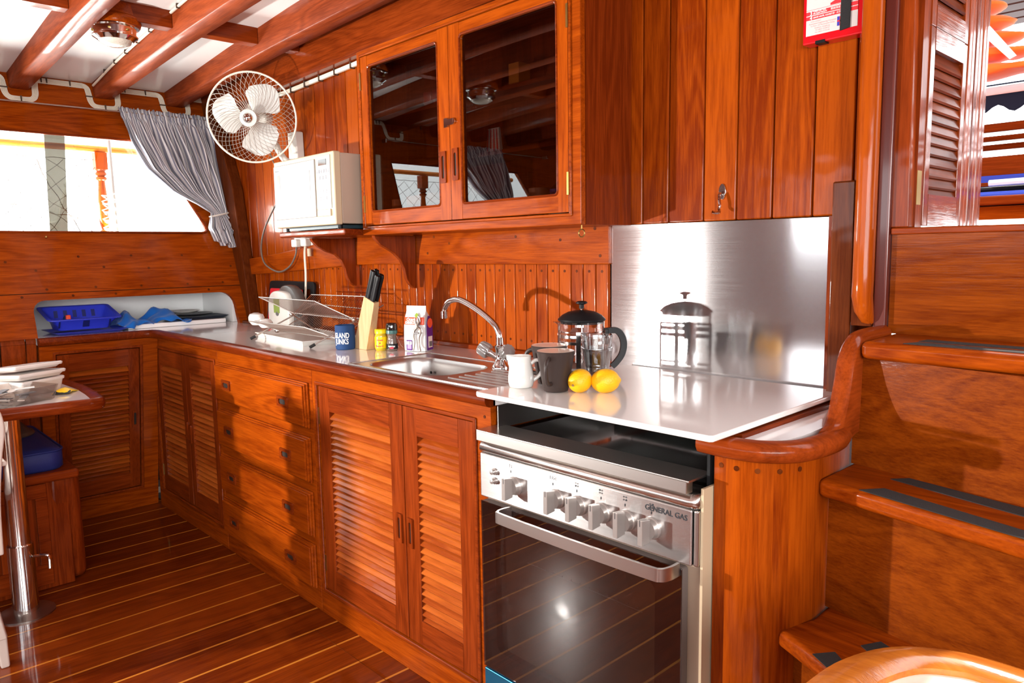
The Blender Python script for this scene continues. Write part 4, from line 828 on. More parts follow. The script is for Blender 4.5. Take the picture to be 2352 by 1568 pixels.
for r_, row in enumerate(((5, .060), (4, .083), (2, .110), (4, .134), (4, .158), (2, .183))):
    n, dz = row; w = .086/n
    for k in range(n):
        mb = MB(); xa = MX1-.116+k*w; col = KEY
        if r_ == 2: col = [plain('pink_key', (.75, .35, .40, 1), .4), plain('blue_key', (.30, .52, .85, 1), .4)][k]
        if r_ == 2: mb.box(xa+.002, xa+w-.003, MY-.0036, MY-.0029, MZ1-dz-.012, MZ1-dz)
        else:
            o_ = [(xa+.001, MZ1-dz-.014), (xa+w-.002, MZ1-dz-.014), (xa+w-.002, MZ1-dz), (xa+.001, MZ1-dz)]; i_ = [(xa+.0017, MZ1-dz-.0133), (xa+w-.0027, MZ1-dz-.0133), (xa+w-.0027, MZ1-dz-.0007), (xa+.0017, MZ1-dz-.0007)]
            plate(mb, o_, [i_], .0006, XZ(MY-.0036)); mb.box(xa+w*.3, xa+w*.65, MY-.0036, MY-.003, MZ1-dz-.0085, MZ1-dz-.0062)
        t.part('key', mb, col, pn)
for x in (MX0+.03, MX1-.03):
    for y in (1.46, 1.68): mb = MB(); mb.lathe([(.009, 0), (.009, .017), (0, .017)], (x, y, 1.342), 12); t.part('foot', mb, BLACK)
mb = MB(); mb.box(MX0+.06, MX1-.03, 1.45, 1.70, 1.347, 1.359); t.part('base_tray', mb, plain('dark_underside', (.02, .04, .05, 1), .4))

# ---- wall fan
C = Vector((-3.226, 1.50, 1.851)); AX = Vector((.72, -.58, -.17)).normalized(); UX = AX.cross(Vector((0, 0, 1))).normalized()*-1; UY = UX.cross(AX)*-1
if UY.z < 0: UY = -UY
fan = Thing('wall_fan', 'round white caged fan on the bulkhead beside the striped curtain', 'fan', C)
def fp(r, a, h): return C+UX*r*math.cos(a)+UY*r*math.sin(a)+AX*h
RF = .190
mb = MB(); mb.tube([fp(RF, a*2*PI/64, 0) for a in range(64)], .0042, 8, closed=True); cage = fan.part('cage_rim', mb, plain('cream_wire', (.80, .74, .62, 1), .35))
mb = MB()
for k in range(44):
    a0 = 2*PI*k/44; P = []
    for i in range(9):
        u = i/8; P.append(fp(.034+(RF-.036)*u, a0+.75*u, .062*(1-u**2.6)))
    mb.tube(P, .0010, 4)
fw_ = fan.part('front_wires', mb, plain('fan_wire', (.50, .46, .40, 1), .4, metal=.3), cage, smooth=True)
mb = MB()
for k in range(44):
    a0 = 2*PI*k/44; P = []
    for i in range(9):
        u = i/8; P.append(fp(.04+(RF-.042)*u, a0-.75*u, -.075*(1-u**2.6)))
    mb.tube(P, .0010, 4)
fan.part('rear_wires', mb, bpy.data.materials['fan_wire'], cage)
mb = MB(); mb.lathe([(0, .070), (.014, .069), (.020, .064)], C, 28, AX); mb2 = MB(); mb2.lathe([(.020, .060), (.022, .068), (.036, .066), (.037, .060), (.034, .056), (.020, .056)], C, 32, AX)
fan.part('badge_ring', mb2, WHPL, cage); mb = MB(); mb.lathe([(0, .076), (.010, .0745), (.018, .069), (.0215, .062), (0, .060)], C, 28, AX); fan.part('badge', mb, CHROME, cage, label='shiny round badge')
BLD = plain('fan_blade_plastic', (.60, .60, .57, 1), .3)
for a0 in (62, 180, 300):
    mb = MB(); rows = []
    for i in range(9):
        u = i/8; r = .028+.138*u; w = lerp([(0, 18), (.15, 36), (.5, 46), (.85, 42), (1, 26)], u)*(1 if u < 1 else .8); sk = 22*u
        row = []
        for j in range(7):
            v = j/6-.5; a = math.radians(a0+sk*-.6+2*w*v); rr = r-(.018*(2*v)**2 if u > .7 else 0); row.append(fp(rr, a, .012-.045*v*(1-.35*u)))
        rows.append(row)
    b2 = [[p-AX*.0018 for p in row] for row in rows]
    n = 7; vs = [p for r_ in rows for p in r_]+[p for r_ in b2 for p in r_]; m = 9; fs = []
    for i in range(m-1):
        for j in range(n-1): a = i*n+j; fs += [(a, a+1, a+n+1, a+n), (m*n+a, m*n+a+n, m*n+a+n+1, m*n+a+1)]
    ed = [i*n for i in range(m)]+[(m-1)*n+j for j in range(1, n)]+[i*n+n-1 for i in range(m-2, -1, -1)]+[j for j in range(n-2, 0, -1)]
    for a, b in zip(ed, ed[1:]+ed[:1]): fs.append((a, b, m*n+b, m*n+a))
    mb.add(vs, fs, .5); fan.part('blade', mb, BLD, ang=60)
mb = MB(); mb.lathe([(0, .028), (.026, .024), (.028, -.02), (0, -.022)], C, 24, AX); fan.part('hub', mb, BLD)
mb = MB(); mb.lathe([(0, -.078), (.045, -.080), (.058, -.10), (.058, -.15), (.045, -.185), (0, -.195)], C, 28, AX); mo = fan.part('motor_housing', mb, WHPL)
mb = MB(); mb.lathe([(0, -.195), (.014, -.194), (.014, -.203), (0, -.204)], C, 16, AX); fan.part('oscillator_knob', mb, BLACK, mo)
bk = C-AX*.13
mb = MB(); mb.tube(bez([bk, bk+Vector((-.02, .06, -.07)), (-3.255, 1.66, 1.685), (-3.258, 1.722, 1.68)], 6), .015, 12); arm = fan.part('arm', mb, WHPL)
mb = MB(); mb.hexa([(-3.305, 1.705, 1.60), (-3.215, 1.705, 1.60), (-3.215, 1.7445, 1.60), (-3.305, 1.7445, 1.60), (-3.30, 1.70, 1.815), (-3.225, 1.70, 1.815), (-3.225, 1.7445, 1.815), (-3.30, 1.7445, 1.815)]); fan.part('wall_bracket', mb, WHPL, bevel=.008)
mb = MB(); mb.tube(bez([bk+Vector((0, .02, -.05)), (-3.24, 1.60, 1.66), (-3.30, 1.69, 1.62), (-3.335, 1.732, 1.70), (-3.335, 1.735, 1.60), (-3.345, 1.735, 1.50), (-3.36, 1.735, 1.40)], 8), .003, 6); fan.part('power_lead', mb, CABLEG)

# ---- sockets and cables under the shelf
t = Thing('wall_socket', 'white double socket under the microwave shelf with plugs in it', 'socket', (-3.27, 1.735, 1.305))
mb = MB(); mb.box(-3.335, -3.16, 1.728, 1.7445, 1.292, 1.350); t.part('face_plate', mb, WHPL, bevel=.003)
single('power_plug', MB().box(-3.315, -3.265, 1.700, 1.7275, 1.288, 1.325), WHPL, 'white plug with the grey microwave cable, left one in the socket', 'plug', bevel=.006)
single('power_plug', MB().box(-3.225, -3.175, 1.700, 1.7275, 1.290, 1.327), WHPL, 'white plug with the white cord, right one in the socket', 'plug', bevel=.006)
mb = MB(); mb.tube(bez([(-3.40, 1.72, 1.54), (-3.444, 1.705, 1.505), (-3.57, 1.70, 1.395), (-3.63, 1.70, 1.299), (-3.612, 1.70, 1.222), (-3.53, 1.70, 1.184), (-3.433, 1.70, 1.172), (-3.335, 1.70, 1.200), (-3.285, 1.705, 1.25), (-3.285, 1.712, 1.289)], 8), .0042, 8)
single('power_cable', mb, CABLEG, 'grey cable hanging in a loop below the microwave', 'cable')
mb = MB(); mb.tube(bez([(-3.20, 1.712, 1.289), (-3.19, 1.702, 1.25), (-3.185, 1.700, 1.16), (-3.195, 1.700, 1.08), (-3.198, 1.69, .99), (-3.19, 1.66, .93), (-3.18, 1.63, .912)], 8), .0052, 8)
single('power_cable', mb, CABLEW, 'white cord running down from the socket behind the dish rack', 'cable')
mb = MB(); mb.tube(bez([(-3.05, 1.715, 1.30), (-3.04, 1.712, 1.280), (-3.01, 1.712, 1.272), (-2.98, 1.714, 1.282), (-2.97, 1.715, 1.30)], 5), .006, 8); single('power_cable', mb, CABLEW, 'short white cable end curling beside the shelf bracket', 'cable')
mb = MB(); mb.lathe([(.010, 0), (.010, .035), (0, .035)], (-3.155, 1.708, 1.245), 12); single('cord_grip', mb, CREAM, 'small cream cable grip hanging under the right plug', 'cable grip')

# ---- white wiring along the hull side and the ledger
t = Thing('cable_run', 'flat white wiring clipped along the hull side, looping under each beam end', 'cable', (-4.2, 1.2, 2.1))
ends = [(1.50, 1.585), (1.15, 1.235), (.79, .872), (.43, .512), (.07, .152)]
for j in range(5):
    P = []; yy = 1.735; o_ = .0055*j
    for (a, b) in ends:
        P += [(yy, 2.113-o_), (b+.048, 2.113-o_), (b+.030+o_*.5, 2.108-o_*.8), (b+.016+o_, 2.092), (b+.012+o_, 2.060), (b+.010+o_, 2.030), (b+.004+o_*.7, 2.016-o_*.6), (b-.012, 2.010-o_), (a+.012, 2.010-o_), (a-.004-o_*.7, 2.016-o_*.6), (a-.010-o_, 2.030), (a-.012-o_, 2.060), (a-.016-o_, 2.092), (a-.030-o_*.5, 2.108-o_*.8), (a-.048, 2.113-o_)]; yy = a-.06
    Q = bez([(ulx(z)+.0045, y, z) for y, z in P], 3); mb = MB(); mb.tube(Q, .0026, 5); t.part('wire', mb, CABLEW)
CL = plain('clip_brown', (.06, .03, .015, 1), .6)
for (a, b) in ends:
    for (y, z, hy, hz) in ((a-.10, 2.102, .003, .016), (a-.20, 2.102, .003, .016), ((a+b)/2, 1.998, .003, .016), (a-.022, 2.05, .016, .003), (b+.055, 2.102, .003, .016)):
        mb = MB(); mb.box(ulx(z)+.001, ulx(z)+.009, y-hy, y+hy, z-hz, z+hz); t.part('clip', mb, CL)
t = Thing('cable_run', 'white wiring along the bottom of the ledger beam up to the glass cupboard', 'cable', (-2.9, 1.72, 2.03))
mb = MB(); P = [(x, 1.732, lerp([(-3.9, 2.004), (-3.36, 2.008), (-2.6, 2.028), (-2.42, 2.032)], x)) for x in [-3.75+.1*i for i in range(14)]]; mb.sweep(P, [(-.007, -.009), (.007, -.009), (.007, .009), (-.007, .009)]); t.part('wire', mb, CABLEW, bevel=.003)
for k in range(10):
    x = -3.68+k*.13; mb = MB(); z = lerp([(-3.9, 2.004), (-3.36, 2.008), (-2.6, 2.028)], x); mb.box(x-.004, x+.004, 1.722, 1.742, z-.013, z+.013); t.part('clip', mb, CL)
t = Thing('cable_run', 'white wiring running up the deck beam right of the ceiling lamp', 'cable', (-3.4, 1.15, 2.15))
mb = MB(); P = bez([(-4.20, 1.140, 2.10), (-3.9, 1.1435, cz(-3.9)-.012), (-3.6, 1.1435, cz(-3.6)-.010), (-3.3, 1.1435, cz(-3.3)-.010), (-3.215, 1.140, 2.192), (-3.195, 1.12, 2.19), (-3.192, 1.08, 2.192), (-3.192, 1.03, 2.195)], 6); mb.tube(P, .0055, 6); t.part('wire', mb, CABLEW)
mb = MB(); P = [(x, 1.1435, cz(x)-.010) for x in [-3.12+.12*i for i in range(13)]]; mb.tube(P, .0055, 6); t.part('wire', mb, CABLEW)
for k in range(14):
    x = -4.0+k*.16; mb = MB(); mb.box(x-.003, x+.003, 1.136, 1.1495, cz(x)-.018, cz(x)-.001); t.part('clip', mb, CL)

# ---- ceiling lamps
def clamp_lamp(cx, cy, label):
    t = Thing('ceiling_lamp', label, 'lamp', (cx, cy, 2.03)); zc = 2.178
    mb = MB(); mb.lathe([(.082, zc+.02), (.085, zc-.018), (.092, zc-.024), (.094, zc-.040), (.090, zc-.052), (.07, zc-.056), (0, zc-.056)], (cx, cy, 0), 40); t.part('wooden_base', mb, wood('lamp_teak', 'X') if 'lamp_teak' not in bpy.data.materials else bpy.data.materials['lamp_teak'], ang=30)
    mb = MB(); mb.lathe([(.086, zc-.054), (.086, zc-.058), (.075, zc-.061), (.073, zc-.084), (.079, zc-.087), (.079, zc-.093), (.068, zc-.100), (.061, zc-.106), (.056, zc-.103), (.03, zc-.100), (0, zc-.100)], (cx, cy, 0), 40); b = t.part('chrome_ring', mb, CHROME)
    mb = MB(); mb.lathe([(.059, zc-.104), (.053, zc-.114), (.033, zc-.123), (0, zc-.126)], (cx, cy, 0), 32); t.part('lens', mb, plain('lamp_lens', (.62, .58, .50, 1), .12, coat=.6, bump=.9, bscale=130) if 'lamp_lens' not in bpy.data.materials else bpy.data.materials['lamp_lens'])
    for a in (20, 140, 260, 330):
        mb = MB(); ca, sa = math.cos(math.radians(a)), math.sin(math.radians(a)); mb.lathe([(0, 0), (.005, 0), (.005, .006), (0, .007)], (cx+.073*ca, cy+.073*sa, zc-.073), 10, (ca, sa, 0)); t.part('screw', mb, BRASS, b)
clamp_lamp(-3.195, .958, 'round chrome and wood ceiling lamp between two deck beams'); clamp_lamp(-3.165, .268, 'second round ceiling lamp, seen reflected in the glass cupboard door')

# ---- curtains
def curtain(y_off, label, L_, R_, tie):
    t = Thing('curtain', label, 'curtain', (ulx(1.7)+.06, tie[0]+y_off, 1.34))
    mb = MB(); NS, NT = 150, 44; rows = []; rnd = random.Random(3); ph = [rnd.uniform(0, 6.28) for _ in range(6)]
    ztop = 2.005; zs = [ztop, 1.995, 1.985, 1.975, 1.965, 1.955]+[1.955-(1.955-tie[1])*(i/22) for i in range(1, 23)]+[tie[1]-.012, tie[1]-.03]+[tie[1]-.03-(tie[1]-.03-1.325)*(i/14) for i in range(1, 15)]
    for zi, z in enumerate(zs):
        yl = lerp(L_, -z)+y_off; yr = lerp(R_, -z)+y_off; w = yr-yl; row = []
        gather = max(0, min(1, (1.95-z)/.5))
        for i in range(NS+1):
            s = i/NS; sd = s+.012*math.sin(2*PI*6*s+ph[0])+.008*math.sin(2*PI*13*s+ph[1])
            sd = sd+ .02*gather*math.sin(2*PI*4*s+ph[3])
            head = z > 1.95
            amp = .012 if head else .012+.022*math.sin(PI*min(1, (1.95-z)/.42)) if z > tie[1] else .012+.018*min(1, (tie[1]-z)/.12)
            f = math.sin(2*PI*(24 if head else 11)*s+ph[2]+(0 if head else .6*math.sin(3*z*4+s*9)))+.45*math.sin(2*PI*(41 if head else 19)*s+ph[4]+z*7*(0 if head else 1))
            squeeze = .45 if abs(z-tie[1]) < .02 else 1
            x = ulx(z)+.040+amp*f*squeeze+(.008 if abs(z-1.978) < .006 else 0)
            zz = z+(.004*math.sin(2*PI*30*s+ph[5])*(1 if zi == 0 else 0))
            if z < tie[1]-.1: zz = z-.055*s*min(1, (tie[1]-.1-z)/.1)+.012*math.sin(2*PI*3*s)
            row.append((x, yl+w*sd, zz))
        rows.append(row)
    mb.rings(rows, closed=False, caps=False, uv=True)
    o = t.part('cloth', mb, STRIPE, ang=180); so = o.modifiers.new('thick', 'SOLIDIFY'); so.thickness = .0012
    mb = MB(); zt = tie[1]-.008; y0, y1 = lerp(L_, -zt)+y_off, lerp(R_, -zt)+y_off
    mb.tube([(ulx(zt)+.040+.026*math.sin(a), (y0+y1)/2+((y1-y0)/2+.006)*math.cos(a), zt+.012*math.cos(a)) for a in [2*PI*k/24 for k in range(24)]], .0045, 6, closed=True); t.part('tie_cord', mb, plain('tie_cord_white', (.75, .70, .62, 1), .8) if 'tie_cord_white' not in bpy.data.materials else bpy.data.materials['tie_cord_white'])
TL = [(-2.01, 1.238), (-1.983, 1.238), (-1.84, 1.268), (-1.70, 1.324), (-1.583, 1.429), (-1.52, 1.54), (-1.478, 1.598), (-1.452, 1.592), (-1.40, 1.575), (-1.31, 1.60)]
TR = [(-2.01, 1.675), (-1.967, 1.675), (-1.833, 1.69), (-1.60, 1.69), (-1.50, 1.688), (-1.478, 1.684), (-1.40, 1.72), (-1.32, 1.735)]
curtain(0, 'blue-grey and white striped curtain tied back at the right of the long window', TL, TR, (1.64, 1.478))
TR2 = [(-2.01, 1.675), (-1.967, 1.675), (-1.833, 1.67), (-1.60, 1.64), (-1.50, 1.63), (-1.478, 1.62), (-1.40, 1.64), (-1.32, 1.66)]
TL2 = [(-2.01, 1.21), (-1.84, 1.25), (-1.70, 1.34), (-1.583, 1.45), (-1.478, 1.56), (-1.40, 1.53), (-1.31, 1.55)]
# second curtain mirrored: hangs at the aft end of the second window
t0 = len(COL.objects); before = set(COL.objects)
curtain(0, 'striped curtain of the second window, seen reflected in the glass cupboard door', TL2, TR2, (1.6, 1.478))
cu2 = [o for o in COL.objects if o not in before and o.type == 'EMPTY'][0]; cu2.scale = (1, -1, 1); cu2.location.y = -.72
for i, (a, b) in enumerate(((.30, 1.72), (-1.3, .22))):
    mb = MB(); mb.tube([(ulx(1.978)+.040, a, 1.975), (ulx(1.978)+.040, b, 1.985)], .0035, 8); rod = single('curtain_rod', mb, CHROMEW, ['thin white curtain rod above the long window', 'thin curtain rod of the second window, seen in the cupboard glass'][i], 'curtain rod')
    for y in (a+.02, b-.005): mb = MB(); mb.box(ulx(1.98)+.0005, ulx(1.98)+.046, y-.004, y+.004, 1.968, 1.992); q = mb.build('rod_bracket', CHROMEW, rod, rod.location)
mb = MB(); mb.lathe([(.004, 0), (.004, .012), (0, .014)], (ulx(1.349), .832, 1.349), 10, (1, 0, .3)); single('curtain_hook', mb, BRASS, 'tiny brass pin on the planking under the long window', 'pin')

# ---- fire blanket box
t = Thing('fire_blanket_box', 'red and white fire blanket box with black strap at top right of the bulkhead', 'fire blanket', (-.755, 1.72, 1.70))
FX0, FX1, FY = -.826, -.692, 1.700
mb = MB(); mb.box(FX0, FX1, FY, 1.736, 1.704, 2.02); bx2 = t.part('box', mb, REDP, bevel=.003)
mb = MB(); mb.box(FX0+.008, FX1-.012, FY-.0008, FY, 1.7215, 2.0); lb = t.part('label', mb, plain('label_white', (.62, .56, .54, 1), .3), bx2)
mb = MB()
for z in (1.7695, 1.7595): mb.box(FX0+.008, FX1-.012, FY-.0013, FY-.0007, z-.0045, z+.0035)
mb.box(FX0+.008, FX1-.012, FY-.0013, FY-.0007, 1.776, 1.7765)
P = [(FX0+.062, 1.782), (FX0+.072, 1.786), (FX0+.062, 1.789), (FX0+.075, 1.792), (FX0+.066, 1.797), (FX0+.08, 1.80), (FX0+.095, 1.80), (FX0+.095, 1.778), (FX0+.062, 1.7775)]
mb.slab([(u, FY-.0007, v) for u, v in P], (0, -.0006, 0)); t.part('red_band', mb, RINK, lb)
tx = lambda cx, cz_, d=.0014: (lambda u, v, w: (cx+u, FY-d-w, cz_+v))
mb = MB(); mb.text('3', .011, tx(FX0+.019, 1.7655), bold=.0002); mb.text('4', .011, tx(FX0+.019, 1.7555), bold=.0002)
mb.text('TURN OFF GAS', .0042, tx(FX0+.0235, 1.7705), align='LEFT', bold=.0001); mb.text('OR ELECTRICITY', .0042, tx(FX0+.0235, 1.7662), align='LEFT', bold=.0001); mb.text('LEAVE UNTIL COOL', .0045, tx(FX0+.0235, 1.7575), align='LEFT', bold=.0001)
mb.text('關掉煤氣', .0055, tx(FX0+.074, 1.7675)); mb.text('冷卻 · 正至', .005, tx(FX0+.074, 1.7575)); t.part('band_print', mb, WINK, lb)
mb = MB()
for i, s in enumerate(('SOLE AGENT:', 'Associated Engineering Company', '1st Floor, 552 Reclamation Street', 'Kowloon, HongKong.', 'Tel: (852) 23328722', 'Fax: (852) 27396358')): mb.text(s, .0046 if i == 1 else .0040, tx(FX0+(.030 if i == 0 else .045), 1.7495-.0048*i, .001), shear=.2)
t.part('small_print', mb, plain('pale_red_print', (.65, .20, .20, 1), .5), lb)
mb = MB(); mb.box(FX0+.078, FX0+.092, FY-.0012, FY-.0008, 1.730, 1.7495); fl_ = t.part('flag', mb, BINK, lb)
mb = MB(); mb.box(FX0+.078, FX0+.092, FY-.0014, FY-.0011, 1.7385, 1.7415); mb.box(FX0+.0835, FX0+.0865, FY-.0014, FY-.0011, 1.730, 1.7495); t.part('flag_cross', mb, RINK, fl_)
mb = MB(); mb.slab([(FX0+.085, FY-.004, 1.718), (FX0+.107, FY-.004, 1.721), (FX0+.112, FY-.004, 2.0), (FX0+.090, FY-.004, 2.0)], (0, .0025, 0)); t.part('pull_strap', mb, plain('black_webbing', (.012, .011, .012, 1), .8, bump=.4, bscale=700), bevel=.0008)
mb = MB(); mb.box(FX0+.030, FX0+.052, FY-.001, FY+.02, 1.7015, 1.7085); t.part('black_tape', mb, BLACK, bx2)
# ---- brass coat hook on the wide boards
t = Thing('door_hook', 'small worn chrome hook on the wide boards above the splash panel', 'hook', (-1.045, 1.735, 1.37))
mb = MB(); plate(mb, [(-1.045+.010*math.cos(a*PI/10), 1.395+.020*math.sin(a*PI/10)) for a in range(20)], [], .003, XZ(1.7335)); t.part('hook_plate', mb, CHROME, bevel=.001)
mb = MB(); mb.tube(bez([(-1.045, 1.733, 1.392), (-1.045, 1.722, 1.388), (-1.043, 1.717, 1.375), (-1.040, 1.716, 1.360), (-1.041, 1.714, 1.350), (-1.036, 1.708, 1.342), (-1.040, 1.696, 1.341), (-1.044, 1.688, 1.3425)], 5), [.004]*4*5+[.0032]*3*5+[.003], 8) if False else mb.tube(bez([(-1.045, 1.733, 1.392), (-1.045, 1.722, 1.388), (-1.043, 1.717, 1.375), (-1.040, 1.716, 1.360), (-1.041, 1.714, 1.350), (-1.036, 1.708, 1.342), (-1.040, 1.696, 1.341), (-1.044, 1.688, 1.3425)], 5), .0036, 8)
t.part('hook_arm', mb, CHROME)
# ================================================================== THINGS ON THE COUNTER
CT = .9052
# drip tray and folding dish rack
t = Thing('drip_tray', 'low white drip tray under the wire dish rack', 'tray', (-2.83, 1.50, CT))
def ring4(c, z): return [(x, y, z) for x, y in c]
o4 = [(-3.095, 1.40), (-2.60, 1.36), (-2.56, 1.60), (-3.05, 1.66)]
def shr(c, k): cx = sum(p[0] for p in c)/4; cy = sum(p[1] for p in c)/4; return [(p[0]+(cx-p[0])*k, p[1]+(cy-p[1])*k) for p in c]
mb = MB(); mb.rings([ring4(shr(o4, .06), CT), ring4(shr(o4, .03), CT+.014), ring4(o4, CT+.016), ring4(o4, CT+.020), ring4(shr(o4, .06), CT+.020), ring4(shr(o4, .10), CT+.006)]); t.part('tray_body', mb, WHPL, ang=30)
rk = Thing('dish_rack', 'folding two-tier wire dish rack beside the blue cup holder', 'dish rack', (-2.78, 1.48, CT))
# frame in its own axes: along = length direction u, across = depth direction
A0 = Vector((-2.945, 1.36, 0)); Ud = Vector((.427, .018, 0)); L_ = Ud.length; Ud.normalize(); Vd = Vector((-Ud.y, Ud.x, 0))
Vd = Vector((-.04, 1, 0)).normalized()
def rp(u, v, z): return A0+Ud*u+Vd*v+Vector((0, 0, z))
def gridshelf(pa, pb, pc, pd, n, name, rim=.0024, wire=.0009):
    """pa-pb outer edge, pd-pc inner edge"""
    mb = MB(); mb.tube([pa, pb, pc, pd], rim, 8, closed=True); r = rk.part(name, mb, CHROMEW)
    mb = MB()
    for i in range(1, n):
        s = i/n; mb.tube([pa.lerp(pb, s), pd.lerp(pc, s)], wire, 5)
    rk.part('wires', mb, CHROMEW, r)
# front upper leaf (rises to the front left), front lower leaf, rear leaves
LL = .43
f = lambda u, v, z: rp(u, v, z)
zU, zM, zL, zB = 1.082, 1.004, .978, .932
gridshelf(f(-.005, .0, zU), f(LL-.005, .0, zU-.002), f(LL+.055, .125, 1.006), f(.045, .125, 1.010), 29, 'upper_front_leaf')
gridshelf(f(-.10, .0, zL), f(LL-.09, .0, zL), f(LL+.0, .085, zB), f(-.01, .085, zB+.004), 29, 'lower_front_leaf')
gridshelf(f(-.04, .262, zU-.004), f(LL-.03, .262, zU), f(LL+.055, .13, 1.005), f(.045, .13, 1.009), 28, 'upper_rear_leaf')
gridshelf(f(-.005, .215, 1.0), f(LL+.02, .205, 1.0), f(LL+.0, .09, zB), f(-.01, .09, zB+.004), 26, 'lower_rear_leaf')
for u0, nm in ((LL+.058, 'right'), (.025, 'left')):
    a = f(u0-.072, -.022, CT+.006); b = f(u0+.0, .262, zU-.03); c = f(u0-.045, .28, CT+.006); d = f(u0-.075, .01, zU-.05)
    mb = MB(); mb.tube([a, b], .0032, 8); rk.part('cross_leg', mb, CHROMEW)
    mb = MB(); mb.tube([c, f(u0-.0, .128, 1.003)], .0032, 8); rk.part('cross_leg', mb, CHROMEW)
    dv = (b-a).normalized(); mb = MB(); mb.tube([a-dv*.004, a+dv*.018], .0058, 10); rk.part('rubber_foot', mb, RUBBER)
    dv = (Vector(f(u0-.0, .128, 1.003))-c).normalized(); mb = MB(); mb.tube([c-dv*.004, c+dv*.018], .0058, 10); rk.part('rubber_foot', mb, RUBBER)
    for p in (f(u0-.003, .127, 1.004), f(u0-.058, .087, .934)):
        mb = MB(); mb.lathe([(.008, -.005), (.008, .005), (.004, .008), (0, .008)], p, 14, (Ud.x, Ud.y, 0)); rk.part('pivot', mb, CHROMEW)
mb = MB(); mb.tube([f(.02, .205, 1.045), f(LL+.04, .20, 1.040)], .0016, 6); rk.part('cross_bar', mb, CHROMEW)
# washing up in the rack: white bowls/spoons
mb = MB(); mb.rings([[(-3.075+.045*math.cos(a)*s, 1.40+.03*math.sin(a)*s, .958+h) for a in [2*PI*k/24 for k in range(24)]] for s, h in ((.6, 0), (.95, .015), (1, .032), (.8, .046), (.3, .052))]); single('upturned_cup', mb, PORC, 'white upturned cup lying at the left end of the lower rack', 'cup')
mb = MB(); mb.rings([[(-3.0+.035*math.cos(a)*s, 1.405+.03*math.sin(a)*s, .950+h) for a in [2*PI*k/24 for k in range(24)]] for s, h in ((.6, 0), (.95, .012), (1, .022), (.7, .034), (.2, .038))]); single('upturned_cup', mb, PORC, 'smaller white upturned cup to the right of the other on the lower rack', 'cup')
for k in range(3):
    mb = MB(); a0 = f(.03+.02*k, .02, .985+.01*k); mb.tube([Vector((-3.10+.012*k, 1.395, .975+.014*k)), Vector((-3.06, 1.40, .985+.010*k))], .0022, 6); mb.build('prong', PORC, bpy.data.objects['upturned_cup'], bpy.data.objects['upturned_cup'].location)
# chopping boards leaning at the wall
t = Thing('chopping_board', 'black chopping board with handle slot leaning against the wall behind the dish rack', 'chopping board', (-3.37, 1.72, CT))
mb = MB(); plate(mb, rrect(-3.60, -3.145, CT+.002, 1.126, .022, 4), [rrect(-3.245, -3.178, 1.062, 1.092, .012, 3)], .011, lambda u, v, w: (u, 1.690+w+(v-CT)*.14, v)); t.part('board', mb, BLACK, bevel=.003)
mb = MB(); plate(mb, rrect(-3.56, -3.235, CT+.002, 1.090, .012, 4), [], .008, lambda u, v, w: (u, 1.676+w+(v-CT)*.14, v)); single('chopping_board', mb, REDM, 'red chopping board in front of the black one behind the dish rack', 'chopping board', bevel=.002)
# white and grey rounded appliance
t = Thing('hand_mixer', 'rounded white and dark grey appliance standing behind the wire dish rack', 'appliance', (-3.25, 1.645, CT))
def blob(prof, y0, y1, mat, name, par=None):
    mb = MB(); n = len(prof); cx = sum(p[0] for p in prof)/n; cz_ = sum(p[1] for p in prof)/n
    R = []
    for s, y in ((.88, y0), (.97, y0+.006), (1, y0+.018), (1, y1-.018), (.97, y1-.006), (.88, y1)): R.append([(cx+(p[0]-cx)*s, y, cz_+(p[1]-cz_)*s) for p in prof])
    mb.rings(R); return t.part(name, mb, mat, par, ang=50)
wp = bez([(-3.385, CT+.004, 0), (-3.39, .99, 0), (-3.375, 1.055, 0), (-3.34, 1.082, 0), (-3.28, 1.088, 0), (-3.21, 1.080, 0), (-3.185, 1.05, 0), (-3.175, .99, 0), (-3.18, CT+.004, 0)], 4)
blob([(p.x, p.y) for p in wp], 1.60, 1.655, WHPL, 'white_shell')
gp = bez([(-3.33, CT+.006, 0), (-3.35, 1.04, 0), (-3.31, 1.10, 0), (-3.25, 1.115, 0), (-3.18, 1.10, 0), (-3.135, 1.05, 0), (-3.12, .98, 0), (-3.13, CT+.006, 0)], 4)
blob([(p.x, p.y) for p in gp], 1.625, 1.672, plain('dark_grey_shell', (.10, .095, .09, 1), .25), 'grey_shell')
mb = MB(); mb.box(-3.315, -3.262, 1.5965, 1.6005, .985, 1.055); t.part('green_label', mb, plain('green_print', (.22, .30, .06, 1), .5), bevel=.001)
mb = MB(); mb.lathe([(0, 0), (.014, 0), (.014, .004), (0, .005)], (-3.285, 1.601, .985), 18, (0, -1, 0)); t.part('dial', mb, GREYPL)
# blue cup holder
t = Thing('stubby_holder', 'dark blue foam cup holder with white lettering beside the knife block', 'cup holder', (-2.413, 1.434, CT))
bc = Vector((-2.413, 1.434, CT)); rc = .036
mb = MB(); mb.lathe([(0, 0), (rc-.004, 0), (rc-.001, .003), (rc, .02), (rc, .086), (rc-.002, .089), (rc-.006, .089), (rc-.006, .02), (0, .02)], bc, 40); b_ = t.part('sleeve', mb, BLUEN)
va = math.atan2(-bc.y, -bc.x)   # angle towards the viewer's side of the room
def cyl(c, r, ang, z): return lambda u, v, w: (c.x+(r+.0006+w)*math.cos(ang+u/r), c.y+(r+.0006+w)*math.sin(ang+u/r), c.z+z+v)
mb = MB(); mb.text('ISLAND', .027, cyl(bc, rc, va-.42, .044), bold=.0005, sx=.66); mb.text('JUNKS', .027, cyl(bc, rc, va-.40, .022), bold=.0005, sx=.68); t.part('lettering', mb, WINK, b_)
